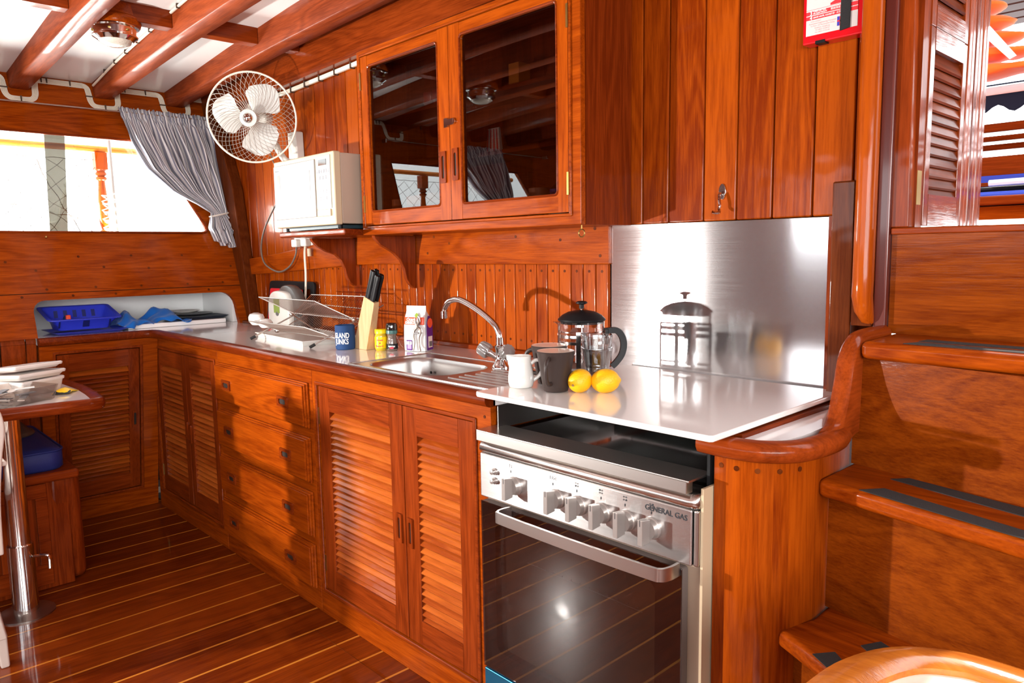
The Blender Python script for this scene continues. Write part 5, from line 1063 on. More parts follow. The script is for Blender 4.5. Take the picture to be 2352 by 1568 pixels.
# knife block
t = Thing('knife_block', 'pale wooden slanting knife block between the blue cup holder and the mustard', 'knife block', (-2.36, 1.50, CT))
kb = [(-2.414, 1.470), (-2.315, 1.470)]; dx = .083
P0 = [(-2.413, 1.465, CT), (-2.322, 1.465, CT), (-2.318, 1.498, CT), (-2.405, 1.498, CT)]
P1 = [(-2.326, 1.465, 1.100), (-2.260, 1.465, 1.078), (-2.276, 1.498, 1.080), (-2.342, 1.498, 1.102)]
mb = MB(); mb.hexa(P0+P1, .5); t.part('block', mb, PALE, bevel=.002)
for k, (u, v, h) in enumerate(((.25, .28, .105), (.30, .80, .108), (.72, .25, .098), (.78, .78, .102))):
    a = Vector(P1[0]).lerp(Vector(P1[1]), u); b = Vector(P1[3]).lerp(Vector(P1[2]), u); p = a.lerp(b, v); d = (Vector(P1[0])-Vector(P0[0])).normalized()
    wdt = Vector((1, .1, -.3)).normalized(); mb = MB(); nn = d.cross(Vector((0, 1, 0))).normalized()
    R = []
    for s, w in ((.001, .012), (.02, .0145), (.05, .013), (.075, .014), (h-.008, .0155), (h, .012)):
        R.append([p+d*s+nn*(w*math.cos(q))+Vector((0, 1, 0))*(.0075*math.sin(q)) for q in [2*PI*j/14 for j in range(14)]])
    mb.rings(R); single('kitchen_knife', mb, BLACK, ['black knife handle at front left of the knife block', 'black knife handle at back left of the knife block', 'black knife handle at front right of the knife block', 'black knife handle at back right of the knife block'][k], 'knife', 'knives in the block')
# mustard
t = Thing('mustard_jar', 'small yellow mustard jar with yellow lid right of the knife block', 'jar', (-2.278, 1.500, CT)); c = Vector((-2.278, 1.500, CT))
mb = MB(); mb.lathe([(0, 0), (.018, 0), (.0212, .005), (.0218, .010), (.0218, .050), (.020, .058), (.0185, .062), (0, .062)], c, 32); t.part('jar_body', mb, plain('mustard', (.55, .36, .02, 1), .15, coat=.6))
mb = MB(); mb.lathe([(.0223, .010), (.0223, .050), (.0219, .050), (.0219, .010)], c, 32); lb = t.part('label', mb, YELLOW)
mb = MB(); mb.lathe([(.0205, .0615), (.0215, .062), (.0215, .075), (.020, .077), (0, .077)], c, 40); t.part('lid', mb, YCAP)
va = math.atan2(-c.y, -c.x); mb = MB(); mb.text('Colmans', .0105, cyl(c, .0225, va-.35, .036), sx=.8, bold=.0002); mb.text('Mustard', .011, cyl(c, .0225, va-.35, .014), sx=.8, bold=.0002); mb.lathe([(0, 0), (.003, 0), (.003, .0006), (0, .0006)], (c.x+.0224*math.cos(va-.2), c.y+.0224*math.sin(va-.2), c.z+.028), 10, (math.cos(va), math.sin(va), 0)); t.part('print', mb, RINK, lb)
# pepper grinder jar, upside-down label
t = Thing('pepper_grinder', 'waisted glass pepper grinder with black cap between mustard jar and coffee bag', 'grinder', (-2.238, 1.520, CT)); c = Vector((-2.238, 1.520, CT))
mb = MB(); mb.lathe([(0, 0), (.018, 0), (.0205, .006), (.0205, .022), (.017, .038), (.0155, .050), (.0175, .060), (.0185, .064), (0, .064)], c, 32); t.part('glass_body', mb, plain('peppercorns', (.12, .08, .06, 1), .12, coat=.8, bump=.8, bscale=350))
mb = MB(); mb.lathe([(.0186, .061), (.0202, .063), (.0202, .074), (.0186, .074)], c, 32); t.part('band', mb, plain('teal_band', (.05, .13, .12, 1), .3))
mb = MB(); mb.lathe([(.0186, .074), (.0205, .076), (.0205, .090), (.0185, .098), (.014, .101), (0, .101)], c, 32); t.part('cap', mb, BLACKG)
va = math.atan2(-c.y, -c.x)
mb = MB(); mb.text('Moulin', .009, lambda u, v, w: cyl(c, .0212, va-.1, .020)(-u, -v, w), bold=.0002); t.part('lettering', mb, WINK)
mb = MB(); mb.lathe([(.0209, .008), (.0209, .026), (.0206, .026), (.0206, .008)], c, 32); t.part('black_label', mb, BLACK)
mb = MB(); R_ = [[cyl(c, .0212, va-.1, .012)(u*.008, v*.0035, w) for u, v in [(math.cos(q), math.sin(q)) for q in [2*PI*k/16 for k in range(16)]]] for w in (0, .0006)]; mb.rings(R_); t.part('red_label', mb, plain('crimson_label', (.5, .03, .06, 1), .4))
# coffee bag
t = Thing('coffee_bag', 'white, orange and purple ground coffee bag standing against the wall left of the tap', 'coffee bag', (-2.14, 1.60, CT))
BF = Vector((-2.196, 1.545, CT)); BE = Vector((.917, .40, 0)).normalized(); BD = Vector((-.40, .917, 0)).normalized(); BW, BDP = .084, .050
def bp_(u, d, z): return BF+BE*u+BD*d+Vector((0, 0, z-CT))
def bag(z):
    q = lerp([(CT, .98), (.93, 1.03), (1.0, 1.0), (1.04, .93), (1.066, .93)], z); k = lerp([(CT, 1.0), (.99, 1.0), (1.03, .6), (1.048, .12), (1.066, .05)], z); m = BW/2
    o = (1-k)*BDP*.35; return [bp_(m-m*q, o, z), bp_(m-m*q*.5, o-.003*k, z), bp_(m, o-.004*k, z), bp_(m+m*q*.5, o-.003*k, z), bp_(m+m*q, o, z), bp_(m+m*q+.003*k, o+BDP*k*.5, z), bp_(m+m*q, o+BDP*k, z), bp_(m-m*q, o+BDP*k, z), bp_(m-m*q-.003*k, o+BDP*k*.5, z)]
mb = MB(); mb.rings([bag(z) for z in (CT+.001, .92, .94, .96, .98, 1.0, 1.015, 1.03, 1.04, 1.048, 1.057, 1.066)]); bo = t.part('bag_body', mb, WHPAP, ang=70)
def patch(u0, u1, z0, z1, mat, name, lean=0.0, off=.0052):
    mb = MB(); n = 8; R = []
    for i in range(n+1):
        z = z0+(z1-z0)*i/n; k = lerp([(CT, 1.0), (.99, 1.0), (1.03, .6), (1.048, .12)], z); o = (1-k)*BDP*.35
        R.append([bp_(u, o-.0064+.0036*abs(u/BW-.5)*2, z) for u in [u0+(u1-u0)*j/6 for j in range(7)]])
    mb.rings(R, closed=False, caps=False); o = t.part(name, mb, mat, bo); so = o.modifiers.new('s', 'SOLIDIFY'); so.thickness = .0003; return o
patch(.002, .082, 1.000, 1.026, ORGP, 'orange_band'); patch(.010, .034, CT+.004, .945, PURPLE, 'purple_patch')
mb = MB(); mb.slab([bp_(BW+.0055, .003, CT+.004), bp_(BW+.0055, .047, CT+.004), bp_(BW+.0055, .045, 1.0), bp_(BW+.003, .030, 1.03), bp_(BW+.003, .018, 1.03), bp_(BW+.0055, .003, 1.0)], BE*.0006); t.part('purple_side', mb, PURPLE, bo)
mb = MB(); mb.lathe([(0, 0), (.017, 0), (.017, .001), (0, .001)], bp_(BW+.0062, .026, 1.005), 24, BE); t.part('orange_disc', mb, ORGP, bo)
mb = MB(); mb.slab([bp_(BW+.0062, .012, .918), bp_(BW+.0062, .040, .918), bp_(BW+.0062, .040, .958), bp_(BW+.0062, .012, .958)], BE*.0006); bc_ = t.part('barcode_patch', mb, plain('barcode_white', (.75, .65, .6, 1), .5), bo)
mb = MB()
for k in range(7): mb.slab([bp_(BW+.0069, .018+.003*k, .922), bp_(BW+.0069, .0195+.003*k, .922), bp_(BW+.0069, .0195+.003*k, .940), bp_(BW+.0069, .018+.003*k, .940)], BE*.0004)
t.part('barcode_lines', mb, INK, bc_)
def fb(cu_, cz_, off=.0068):
    def g(u, v, w):
        z = cz_+v; k = lerp([(CT, 1.0), (.99, 1.0), (1.03, .6), (1.048, .12)], z); return bp_(cu_+u, (1-k)*BDP*.35-off-w, z)
    return g
mb = MB(); mb.text('Ocari', .0145, fb(.028, 1.0140), bold=.0004, shear=.2); mb.text('DIRECT', .0115, fb(.028, 1.0035), bold=.0006); t.part('print', mb, WINK, bo)
mb = MB(); mb.text('MEDIUM', .0085, fb(.027, .980)); mb.text('ROAST', .0085, fb(.027, .971)); mb.text('_ _ _ _ _', .006, fb(.027, .962)); t.part('print', mb, plain('grey_print', (.25, .18, .25, 1), .5), bo)
for u in (.014, .022, .030): mb = MB(); mb.slab([bp_(u-.003, -.0068, .930), bp_(u+.003, -.0068, .930), bp_(u+.003, -.0068, .941), bp_(u-.003, -.0068, .941)], BD*-.0005); t.part('window_print', mb, WINK, bo)
g = fb(0, 0); mb = MB(); mb.slab([g(.048, 1.026, 0), g(.044, 1.034, 0), g(.050, 1.042, 0), g(.056, 1.038, 0), g(.062, 1.030, 0), g(.055, 1.024, 0)], BD*-.0006); t.part('leaf_print', mb, plain('leaf_green', (.25, .35, .03, 1), .5), bo)
# poultry shears hung in front of the bag
t = Thing('kitchen_shears', 'steel kitchen shears propped upright against the coffee bag', 'shears', bp_(.058, -.012, CT))
JW = plain('worn_steel', (.26, .21, .18, 1), .42, metal=.7)
sp_ = lambda u, z, o=-.0105: bp_(u, o, z)
for k, P in enumerate(([sp_(.045, CT+.004, -.016), sp_(.047, .94), sp_(.044, .962), sp_(.049, .982), sp_(.060, .994), sp_(.055, 1.006), sp_(.052, 1.026, -.009)],
        [sp_(.074, CT+.004, -.016), sp_(.066, .93), sp_(.066, .955), sp_(.072, .972), sp_(.070, .986), sp_(.060, .996), sp_(.066, 1.012), sp_(.062, 1.030, -.009)])):
    Q = bez(P, 6); n = len(Q); mb = MB(); mb.tube(Q, [lerp([(0, .0024), (.5, .0038), (.8, .0048), (1, .0015)], i/(n-1)) for i in range(n)], 8); t.part('blade_arm', mb, JW)
mb = MB(); mb.slab([sp_(.052, .996), sp_(.068, .997), sp_(.074, 1.015), sp_(.071, 1.030), sp_(.062, 1.034), sp_(.058, 1.018)], BD*.003); t.part('blade', mb, plain('dark_blade', (.18, .14, .15, 1), .35, metal=.8), bevel=.001)
mb = MB(); mb.slab([sp_(.047, .968, -.014), sp_(.068, .968, -.014), sp_(.068, .974, -.014), sp_(.047, .974, -.014)], BD*.003); t.part('catch', mb, GREYPL, bevel=.0008)
mb = MB(); mb.lathe([(0, 0), (.0045, 0), (.0045, .004), (0, .005)], sp_(.060, .994, -.012), 12, -BD); t.part('rivet', mb, JW)
mb = MB(); mb.tube([(-2.355, 1.60, .945), (-2.30, 1.585, .918), (-2.275, 1.575, .908)], .0010, 5); mb.tube([(-2.345, 1.61, .95), (-2.285, 1.59, .915), (-2.262, 1.585, .908)], .0010, 5); single('whisk_wires', mb, CHROMEW, 'two thin wire ends poking out behind the knife block', 'wire')

# ================================================================== THINGS ON THE WHITE BOARD
BZ0 = .9213
# milk jug
t = Thing('milk_jug', 'small white porcelain milk jug at the left end of the white board', 'jug', (-1.302, 1.257, BZ0)); c = Vector((-1.302, 1.257, BZ0)); R = []
vr = Vector((.727, -.686, 0)) if False else Vector((.686, .727, 0)); vl = -vr
for r, z in ((.022, 0), (.029, .003), (.0318, .014), (.0315, .028), (.029, .045), (.0262, .060), (.0252, .070), (.0258, .078), (.0240, .078), (.0235, .070), (.027, .040), (.028, .012), (.001, .008)):
    row = []
    for k in range(40):
        a = 2*PI*k/40; d = Vector((math.cos(a), math.sin(a), 0)); sp_ = max(0, d.dot(vl))**14*(.010 if .06 < z < .079 else .003 if z > .05 else 0); row.append(c+d*(r+sp_)+Vector((0, 0, z+(sp_*.3 if z > .07 else 0))))
    R.append(row)
mb = MB(); mb.rings(R); j = t.part('body', mb, PORC, ang=60)
hd = bez([c+vr*.025+Vector((0, 0, .058)), c+vr*.036+Vector((0, 0, .066)), c+vr*.049+Vector((0, 0, .064)), c+vr*.053+Vector((0, 0, .050)), c+vr*.047+Vector((0, 0, .031)), c+vr*.029+Vector((0, 0, .016))], 6)
mb = MB(); mb.tube(hd, .0046, 10); t.part('handle', mb, PORC)
# mugs
def mug(c, ha, label):
    t = Thing('mug', label, 'mug', c, 'dark brown mugs with cream inside'); c = Vector(c)
    mb = MB(); mb.lathe([(0, .002), (.024, .002), (.0255, 0), (.029, .002), (.031, .010), (.0445, .090), (.0455, .0945), (.0440, .0965)], c, 44); b = t.part('body', mb, BROWNC)
    mb = MB(); mb.lathe([(.0440, .0966), (.0432, .0968), (.0425, .0955), (.030, .012), (0, .010)], c, 44); t.part('lining', mb, CREAMC, label='cream glazed inside')
    d = Vector((math.cos(ha), math.sin(ha), 0)); P = bez([c+d*.036+Vector((0, 0, .080)), c+d*.052+Vector((0, 0, .082)), c+d*.066+Vector((0, 0, .070)), c+d*.066+Vector((0, 0, .045)), c+d*.056+Vector((0, 0, .026)), c+d*.033+Vector((0, 0, .022))], 6)
    mb = MB(); s = d.cross(Vector((0, 0, 1))); mb.sweep(P, [(.0055*math.cos(q), .0042*math.sin(q)) for q in [2*PI*k/10 for k in range(10)]], up=s); t.part('handle', mb, BROWNC, ang=60)
mug((-1.204, 1.277, BZ0), math.atan2(-1.277, 1.204)-.34, 'dark brown mug in front, its handle turned to the viewer')
mug((-1.290, 1.345, BZ0), math.atan2(.727, .686)+2.6, 'dark brown mug half hidden behind the front one and the jug')
# cafetiere
t = Thing('coffee_press', 'glass coffee press with black domed lid and black handle on the white board', 'coffee press', (-1.318, 1.500, BZ0)); c = Vector((-1.318, 1.500, BZ0)); rg = .060
mb = MB(); R = []
for r, z in ((.0, .004), (.055, .004), (rg-.004, .008), (rg, .02), (rg, .150), (rg+.001, .158)):
    row = []
    for k in range(48):
        a = 2*PI*k/48; d = Vector((math.cos(a), math.sin(a), 0)); s_ = max(0, d.dot(vl))**30*(.018 if z > .155 else .005 if z > .14 else 0); row.append(c+d*(max(r, 1e-5)+s_)+Vector((0, 0, z)))
    R.append(row)
mb.rings(R, True, False); t.part('glass_beaker', mb, CLRGL, ang=60)
mb = MB(); mb.lathe([(rg+.0008, .112), (rg+.0022, .112), (rg+.0022, .121), (rg+.0008, .121)], c, 48); mb.lathe([(rg+.0008, .094), (rg+.0022, .094), (rg+.0022, .1025), (rg+.0008, .1025)], c, 48); mb.lathe([(rg+.0008, .128), (rg+.0022, .128), (rg+.0022, .132), (rg+.0008, .132)], c, 48)
fr = t.part('frame_bands', mb, CHROME)
for a in (.6, 2.2, 3.8, 5.3):
    d = Vector((math.cos(a), math.sin(a), 0)); q = d.cross(Vector((0, 0, 1))); mb = MB(); mb.obox(c+d*(rg+.003)+Vector((0, 0, .066)), d, q, (0, 0, 1), .0015, .012, .132); t.part('frame_leg', mb, CHROME, fr)
mb = MB(); mb.lathe([(rg+.001, 0), (rg+.003, 0), (rg+.003, .012), (rg+.001, .012)], c, 48); t.part('base_ring', mb, CHROME, fr)
mb = MB(); mb.lathe([(0, .150), (rg-.004, .152), (rg-.002, .160), (rg+.003, .161), (rg+.0035, .165), (rg-.008, .177), (rg-.024, .186), (rg-.042, .190), (0, .192)], c, 48); ld = t.part('lid', mb, BLACK, ang=30)
mb = MB(); mb.lathe([(.0065, .195), (.0065, .207), (.010, .208), (.0155, .211), (.0155, .2135), (.011, .217), (0, .2185)], c, 24); t.part('plunger_knob', mb, BLACK, ld)
mb = MB(); mb.lathe([(.0016, .02), (.0016, .196), (0, .196)], c, 10); pr = t.part('plunger_rod', mb, CHROME)
mb = MB(); mb.lathe([(.0, .019), (rg-.003, .019), (rg-.0025, .021), (rg-.0025, .025), (0, .026)], c, 40); t.part('filter', mb, plain('filter_mesh', (.25, .22, .2, 1), .4, metal=.8, bump=.8, bscale=900), pr)
mb = MB(); P = [c+d_ for d_ in ()]
hp = bez([c+vr*(rg+.002)+Vector((0, 0, .128)), c+vr*(rg+.032)+Vector((0, 0, .129)), c+vr*(rg+.047)+Vector((0, 0, .112)), c+vr*(rg+.052)+Vector((0, 0, .085)), c+vr*(rg+.046)+Vector((0, 0, .056)), c+vr*(rg+.030)+Vector((0, 0, .032)), c+vr*(rg+.020)+Vector((0, 0, .022))], 6)
mb.sweep(hp, [(.008, -.0065), (.0095, 0), (.008, .0065), (-.008, .0065), (-.0095, 0), (-.008, -.0065)], up=vr.cross(Vector((0, 0, 1)))); t.part('handle', mb, BLACK, ang=50)
mb = MB(); mb.obox(c+vr*(rg+.006)+Vector((0, 0, .112)), vr, vr.cross(Vector((0, 0, 1))), (0, 0, 1), .010, .020, .046); t.part('handle_mount', mb, BLACK, bevel=.002)
va = math.atan2(-c.y, -c.x); mb = MB(); mb.text('LA CAFETIÈRE', .0115, cyl(c, rg, va+.05, .066), sx=.72, bold=.0003); mb.text('12 CUP', .006, cyl(c, rg, va-.05, .050), bold=.0001); t.part('lettering', mb, WINK)
t.o.scale = (1, 1, .905)
# two stacked tumblers
def tumbler(c, label):
    t = Thing('drinking_glass', label, 'glass', c); c = Vector(c)
    mb = MB(); mb.lathe([(0, 0), (.0235, 0), (.026, .003), (.0275, .018), (.026, .020), (.0275, .030), (.0370, .088), (.0378, .093), (.0374, .0945), (.0360, .093), (.0255, .030), (.0225, .0145), (0, .011)], c, 40); t.part('body', mb, CLRGL, ang=50)
    mb = MB(); mb.lathe([(.0276, .016), (.0284, .018), (.0276, .020)], c, 40); t.part('foot_ring', mb, CLRGL)
tumbler((-1.176, 1.394, BZ0), 'clear tumbler behind the lemons, lower of the stacked two'); tumbler((-1.176, 1.394, BZ0+.031), 'clear tumbler nested on top of the other behind the lemons')
# lemons
def lemon(c, ax, r, L, label):
    t = Thing('lemon', label, 'lemon', (c[0], c[1], BZ0), 'lemons on the white board'); ax = Vector(ax).normalized(); c = Vector(c); prof = []
    for i in range(25):
        u = i/24; a = PI*u; rr = r*math.sin(a)**.92; z = -L*math.cos(a)
        z += .0035*math.exp(-((u-1)/.06)**2); rr = max(rr, .0035 if u > .97 else 0) if 0 < u < 1 else 0; prof.append((rr, z))
    mb = MB(); mb.lathe(prof, c, 36, ax); b = t.part('skin', mb, LEMON, ang=180)
    mb = MB(); mb.lathe([(.0030, -L-.0012), (.0034, -L+.002), (0, -L+.002), (0, -L-.0018)][:3], c, 10, ax); t.part('stem_end', mb, STEM)
lemon((-1.150, 1.302, BZ0+.0272), (-.35+.2, 1.0, .22), .0275, .0305, 'lemon at left, its stem end facing the viewer')
lemon((-1.1035, 1.338, BZ0+.0275), (.80, .55, .10), .0282, .0335, 'lemon at right, lying sideways in front of the stacked glasses')

# ================================================================== NICHE CONTENTS
t = Thing('dish_drainer', 'blue plastic dish drainer basket at the left of the white niche', 'dish drainer', (-4.0, .95, .925))
def rr3(cx, cy, hx, hy, z, r=.02, tw=0): return [(cx+(p[0]), cy+(p[1]), z) for p in rrect(-hx, hx, -hy, hy, r, 3)]
mb = MB(); tl = lambda r: [(x, y, z-(x+3.985)*.26*(z-.92)/.09) for x, y, z in r]; mb.rings([tl(q) for q in (rr3(-3.985, .945, .075, .105, .924), rr3(-3.985, .945, .082, .113, .95), rr3(-3.985, .945, .105, .145, .993), rr3(-3.985, .945, .115, .155, .995), rr3(-3.985, .945, .115, .155, 1.000), rr3(-3.985, .945, .101, .140, .999), rr3(-3.985, .945, .078, .110, .95), rr3(-3.985, .945, .070, .100, .928))]); bk_ = t.part('basket', mb, BLUEP, ang=40)
for k in range(5):
    mb = MB(); y = .865+.04*k; mb.hexa([(-4.063, y-.008, .94), (-4.060, y-.008, .94), (-4.060, y+.008, .94), (-4.063, y+.008, .94), (-4.080, y-.008, 1.005), (-4.077, y-.008, 1.005), (-4.077, y+.008, 1.005), (-4.080, y+.008, 1.005)]); t.part('rib', mb, plain('dark_blue_rib', (.012, .018, .15, 1), .5) if 'dark_blue_rib' not in bpy.data.materials else bpy.data.materials['dark_blue_rib'], bk_)
for (y0, y1) in ((.835, .842), (.935, .962), (1.046, 1.053)): mb = MB(); mb.hexa([(-3.908, y0, .935), (-3.904, y0, .935), (-3.904, y1, .935), (-3.908, y1, .935), (-3.888, y0, .965), (-3.884, y0, .965), (-3.884, y1, .965), (-3.888, y1, .965)]); t.part('slot', mb, plain('dark_blue_slot', (.01, .015, .12, 1), .5), bk_)
mb = MB(); mb.rings([rr3(-3.965, .96, .10, .13, .9058), rr3(-3.965, .96, .125, .155, .918), rr3(-3.965, .96, .130, .160, .9195), rr3(-3.965, .96, .12, .148, .919), rr3(-3.965, .96, .10, .128, .909)]); single('drainer_tray', mb, BLUEP, 'blue tray under the blue dish drainer in the niche', 'tray', ang=40)
mb = MB(); mb.hexa([(-4.0, .86, .94), (-3.95, .88, .94), (-3.96, .93, .94), (-4.02, .92, .94), (-4.0, .87, 1.0), (-3.97, .88, .985), (-3.97, .90, .985), (-4.0, .90, .99)]); single('sponge_cloth', mb, BLUEN, 'dark blue cloth lying inside the blue dish drainer', 'cloth', sub=2)
mb = MB(); mb.box(-3.945, -3.925, .875, .895, .935, .992); single('cutlery_handle', mb, plain('orange_red', (.85, .08, .03, 1), .4), 'small orange-red handle in the blue dish drainer', 'cutlery', bevel=.004)
# crumpled blue cloth
rnd = random.Random(8); mb = MB(); N = 34; rows = []
for i in range(N):
    u = i/(N-1); row = []
    for j in range(20):
        v = j/19; y = 1.105+.33*u; x = -3.90-.17*v+.02*math.sin(u*9)
        h = .905+.045*abs(math.sin(u*6.0+v*1.6))*(.6+.4*math.sin(v*PI))+.055*math.exp(-((u-.62)/.22)**2)*(.4+.6*v)+.05*math.exp(-((u-.13)/.055)**2)*(.3+.7*v)
        if u > .86: h = max(.93, h-.02*(u-.86)/.14)
        h = max(h, .908 if u < .25 else .930) if 0 < v < 1 or u > .2 else .907
        if v < .05: h = .909 if u < .15 else max(.931, h*.5+.4655)
        row.append((x+.012*math.sin(u*21+v*4), y+.01*math.sin(v*11+u*5), h+.007*math.sin(u*25+v*7)+.004*math.sin(v*19)))
    rows.append(row)
mb.rings(rows, closed=False, caps=False); o = single('dish_cloth', mb, BLUEC, 'crumpled bright blue cloth in the middle of the white niche', 'cloth', ang=180); so = o.modifiers.new('s', 'SOLIDIFY'); so.thickness = .003
mb = MB(); mb.rings([rr3(-4.03, 1.50, .085, .125, .928, .03), rr3(-4.03, 1.50, .10, .145, .940, .03), rr3(-4.03, 1.50, .102, .147, .942, .03), rr3(-4.03, 1.50, .09, .13, .934, .03)]); single('serving_tray', mb, plain('navy_tray', (.012, .022, .045, 1), .4), 'dark navy tray on the white ledge in the niche', 'tray', ang=40)
mb = MB(); mb.lathe([(0, 0), (.06, 0), (.10, .012), (.102, .014), (.09, .012), (.055, .004), (0, .004)], (-4.04, 1.49, .9425), 36); single('plate', mb, plain('slate_plate', (.05, .05, .06, 1), .3), 'dark grey plate on the navy tray, under the white one', 'plate')
mb = MB(); mb.lathe([(0, 0), (.05, 0), (.080, .013), (.082, .015), (.070, .013), (.045, .004), (0, .004)], (-4.05, 1.45, .9575), 36); single('plate', mb, PORC, 'white plate on top of the dark plate in the niche', 'plate')

# ================================================================== TABLE, BENCH, CHAIR
t = Thing('dining_table', 'white-topped table with rounded teak rim and steel pedestal at the left', 'table', (-3.3, .45, 0))
tp = [(-3.72, -.55), (-3.06, -.55), (-2.945, -.48), (-2.945, .44), (-2.935, .60), (-2.915, .72), (-2.93, .745), (-2.97, .755), (-3.25, .775), (-3.60, .745), (-3.72, .72)]
mb = MB(); mb.slab([(x, y, .722) for x, y in tp], (0, 0, .026), .5); t.part('table_top', mb, LAM)
mb = MB(); pth = [(-2.950, -.48, .737), (-2.950, .1, .737), (-2.950, .44, .737), (-2.942, .58, .737), (-2.926, .700, .737), (-2.930, .728, .737), (-2.955, .742, .737), (-3.10, .757, .737), (-3.25, .764, .737), (-3.45, .755, .737), (-3.62, .738, .737), (-3.715, .715, .737), (-3.72, .5, .737), (-3.72, -.50, .737), (-3.70, -.545, .737), (-3.0, -.545, .737)]
PR = [(-.022, -.018), (-.006, -.024), (.012, -.020), (.018, -.004), (.016, .014), (.006, .021), (-.010, .020), (-.026, .0125)]
mb.sweep(pth, [(x, y) for x, y in PR], closed=True); t.part('rim', mb, RY, ang=50)
px_, py_ = -3.045, .475
mb = MB(); mb.lathe([(.034, .24), (.034, .722), (0, .722)], (px_, py_, 0), 28); t.part('pedestal', mb, CHROME)
mb = MB(); mb.lathe([(.041, .004), (.041, .255), (.038, .258), (.034, .258)], (px_, py_, 0), 28); cl = t.part('collar', mb, CHROME)
mb = MB(); mb.lathe([(.090, .0), (.090, .005), (.060, .010), (.043, .014), (0, .014)], (px_, py_, 0), 32); t.part('foot_plate', mb, plain('foot_plate_steel', (.35, .30, .27, 1), .3, metal=1))
mb = MB(); mb.tube(bez([(px_+.03, py_+.03, .21), (px_+.055, py_+.062, .213), (px_+.062, py_+.072, .205), (px_+.062, py_+.072, .165)], 4), .0055, 8); t.part('lock_lever', mb, CHROME, cl)
# tubs and sachets on the table
def tub(cx, cy, hx, hy, h, z, lab, mat=TUBPL, tilt=0, rot=0, lid=True):
    t = Thing('food_tub', lab, 'tub', (cx, cy, z), rotz=rot)
    L = lambda k, zz: [(p[0], p[1], zz+tilt*p[0]) for p in rrect(-hx*k, hx*k, -hy*k, hy*k, .012, 3)]
    mb = MB(); mb.rings([L(.86, 0), L(.90, .004), L(.98, h*.85), L(1.0, h), L(.97, h), L(.95, h*.85), L(.86, .006)]); t.part('tub_body', mb, mat, ang=50)
    if lid: mb = MB(); mb.rings([L(1.02, h-.004), L(1.04, h), L(1.04, h+.005), L(1.0, h+.008), L(.9, h+.006)]); t.part('lid', mb, plain('milky_lid', (.75, .70, .66, 1), .3, trans=0) if 'milky_lid' not in bpy.data.materials else bpy.data.materials['milky_lid'], ang=50)
MILK = plain('milky_tub', (.66, .60, .55, 1), .35)
tub(-3.115, .50, .10, .115, .055, .7482, 'clear plastic tub full of sachets, nearest on the table', TUBPL, 0, .45, False)
rnd = random.Random(4)
for k in range(12):
    mb = MB(); a = rnd.uniform(0, 3); x, y, z = -3.115+rnd.uniform(-.05, .05), .50+rnd.uniform(-.06, .06), .7555+.0034*k
    mb.obox((x, y, z), (math.cos(a), math.sin(a), .04), (-math.sin(a), math.cos(a), 0), (0, 0, 1), .06, .022, .003); single('sachet', mb, [plain('sachet_white', (.8, .78, .75, 1), .4), plain('sachet_grey', (.15, .17, .2, 1), .4)][k % 2] if k < 2 else bpy.data.materials[['sachet_white', 'sachet_grey'][k % 2]], 'small paper sachet in the clear tub on the table', 'sachet', 'sachets in the clear tub')
tub(-3.295, .590, .078, .09, .05, .7482, 'milky plastic tub behind the clear one on the table', MILK, 0, .5)
tub(-3.285, .585, .085, .095, .016, .8075, 'milky tub lid box lying on the rear tub', MILK, .05, .45)
tub(-3.290, .585, .082, .09, .012, .838, 'tilted milky box lid topmost of the pile of tubs', MILK, .10, .35)
mb = MB(); R = []
for i in range(9):
    u = i/8; w = .026*(1-.25*math.sin(u*PI*0)); th = .006*math.sin(PI*u)+.0008
    R.append([(-3.155-.10*u*.72+dx*.55, .660+.055*u+dx, .7505+th*s+.004*math.sin(u*5)+.002) for dx, s in ((-w, 0), (-w*.5, 1.6), (0, 2.2), (w*.5, 1.6), (w, 0), (w*.5, -.1), (0, -.2), (-w*.5, -.1))])
mb.rings(R); t = Thing('snack_packet', 'yellow and black foil packet on the white table beside the tubs', 'packet', (-3.19, .69, .7482)); b_ = t.part('packet_body', mb, YELLOW, ang=60)
mb = MB(); mb.slab([(-3.150, .635, .7505), (-3.140, .690, .7505), (-3.165, .700, .758), (-3.178, .650, .758)], (0, 0, .003)); t.part('black_end', mb, BLACK, b_)
# bench
t = Thing('bench', 'teak settee base under the table with framed front panel', 'bench', (-3.6, 0, 0))
mb = MB(); mb.box(-3.85, -3.215, -1.2, .672, .0, .415, .3); t.part('base', mb, RZ, bevel=.004)
mb = MB(); mb.hexa([(-3.32, .60, 0), (-3.24, .60, 0), (-3.24, .725, 0), (-3.32, .725, 0), (-3.32, .60, .45), (-3.205, .60, .45), (-3.205, .715, .45), (-3.32, .715, .45)], .2); t.part('corner_post', mb, RZ, bevel=.03, seg=4)
mb = MB(); mb.box(-3.85, -3.19, -1.2, .712, .4155, .452, .3); t.part('seat_rail', mb, RY, bevel=.012, seg=3)
for (a, b) in ((.33, .43), (.44, .55)): mb = MB(); mb.box(-3.2145, -3.211, a, b, .10, .36); t.part('panel', mb, RZ)
mb = MB(); mb.box(-3.2145, -3.205, .20, .60, .36, .413); mb.box(-3.2145, -3.205, .20, .60, .02, .10); mb.box(-3.2145, -3.205, .56, .60, .10, .36); t.part('panel_frame', mb, RY, bevel=.003)
for k in range(14): mb = MB(); z = .06+.022*k; mb.hexa([(-3.2145, -.2, z), (-3.206, -.2, z), (-3.206, .25, z), (-3.2145, .25, z), (-3.2145, -.2, z+.018), (-3.2125, -.2, z+.018), (-3.2125, .25, z+.018), (-3.2145, .25, z+.018)]); t.part('slat', mb, LVY)
t = Thing('bench_cushion', 'dark blue piped vinyl cushion on the settee base', 'cushion', (-3.5, .1, .452))
def rr2(x0, x1, y0, y1, z, r): return [(p[0], p[1], z) for p in rrect(x0, x1, y0, y1, r, 5)]
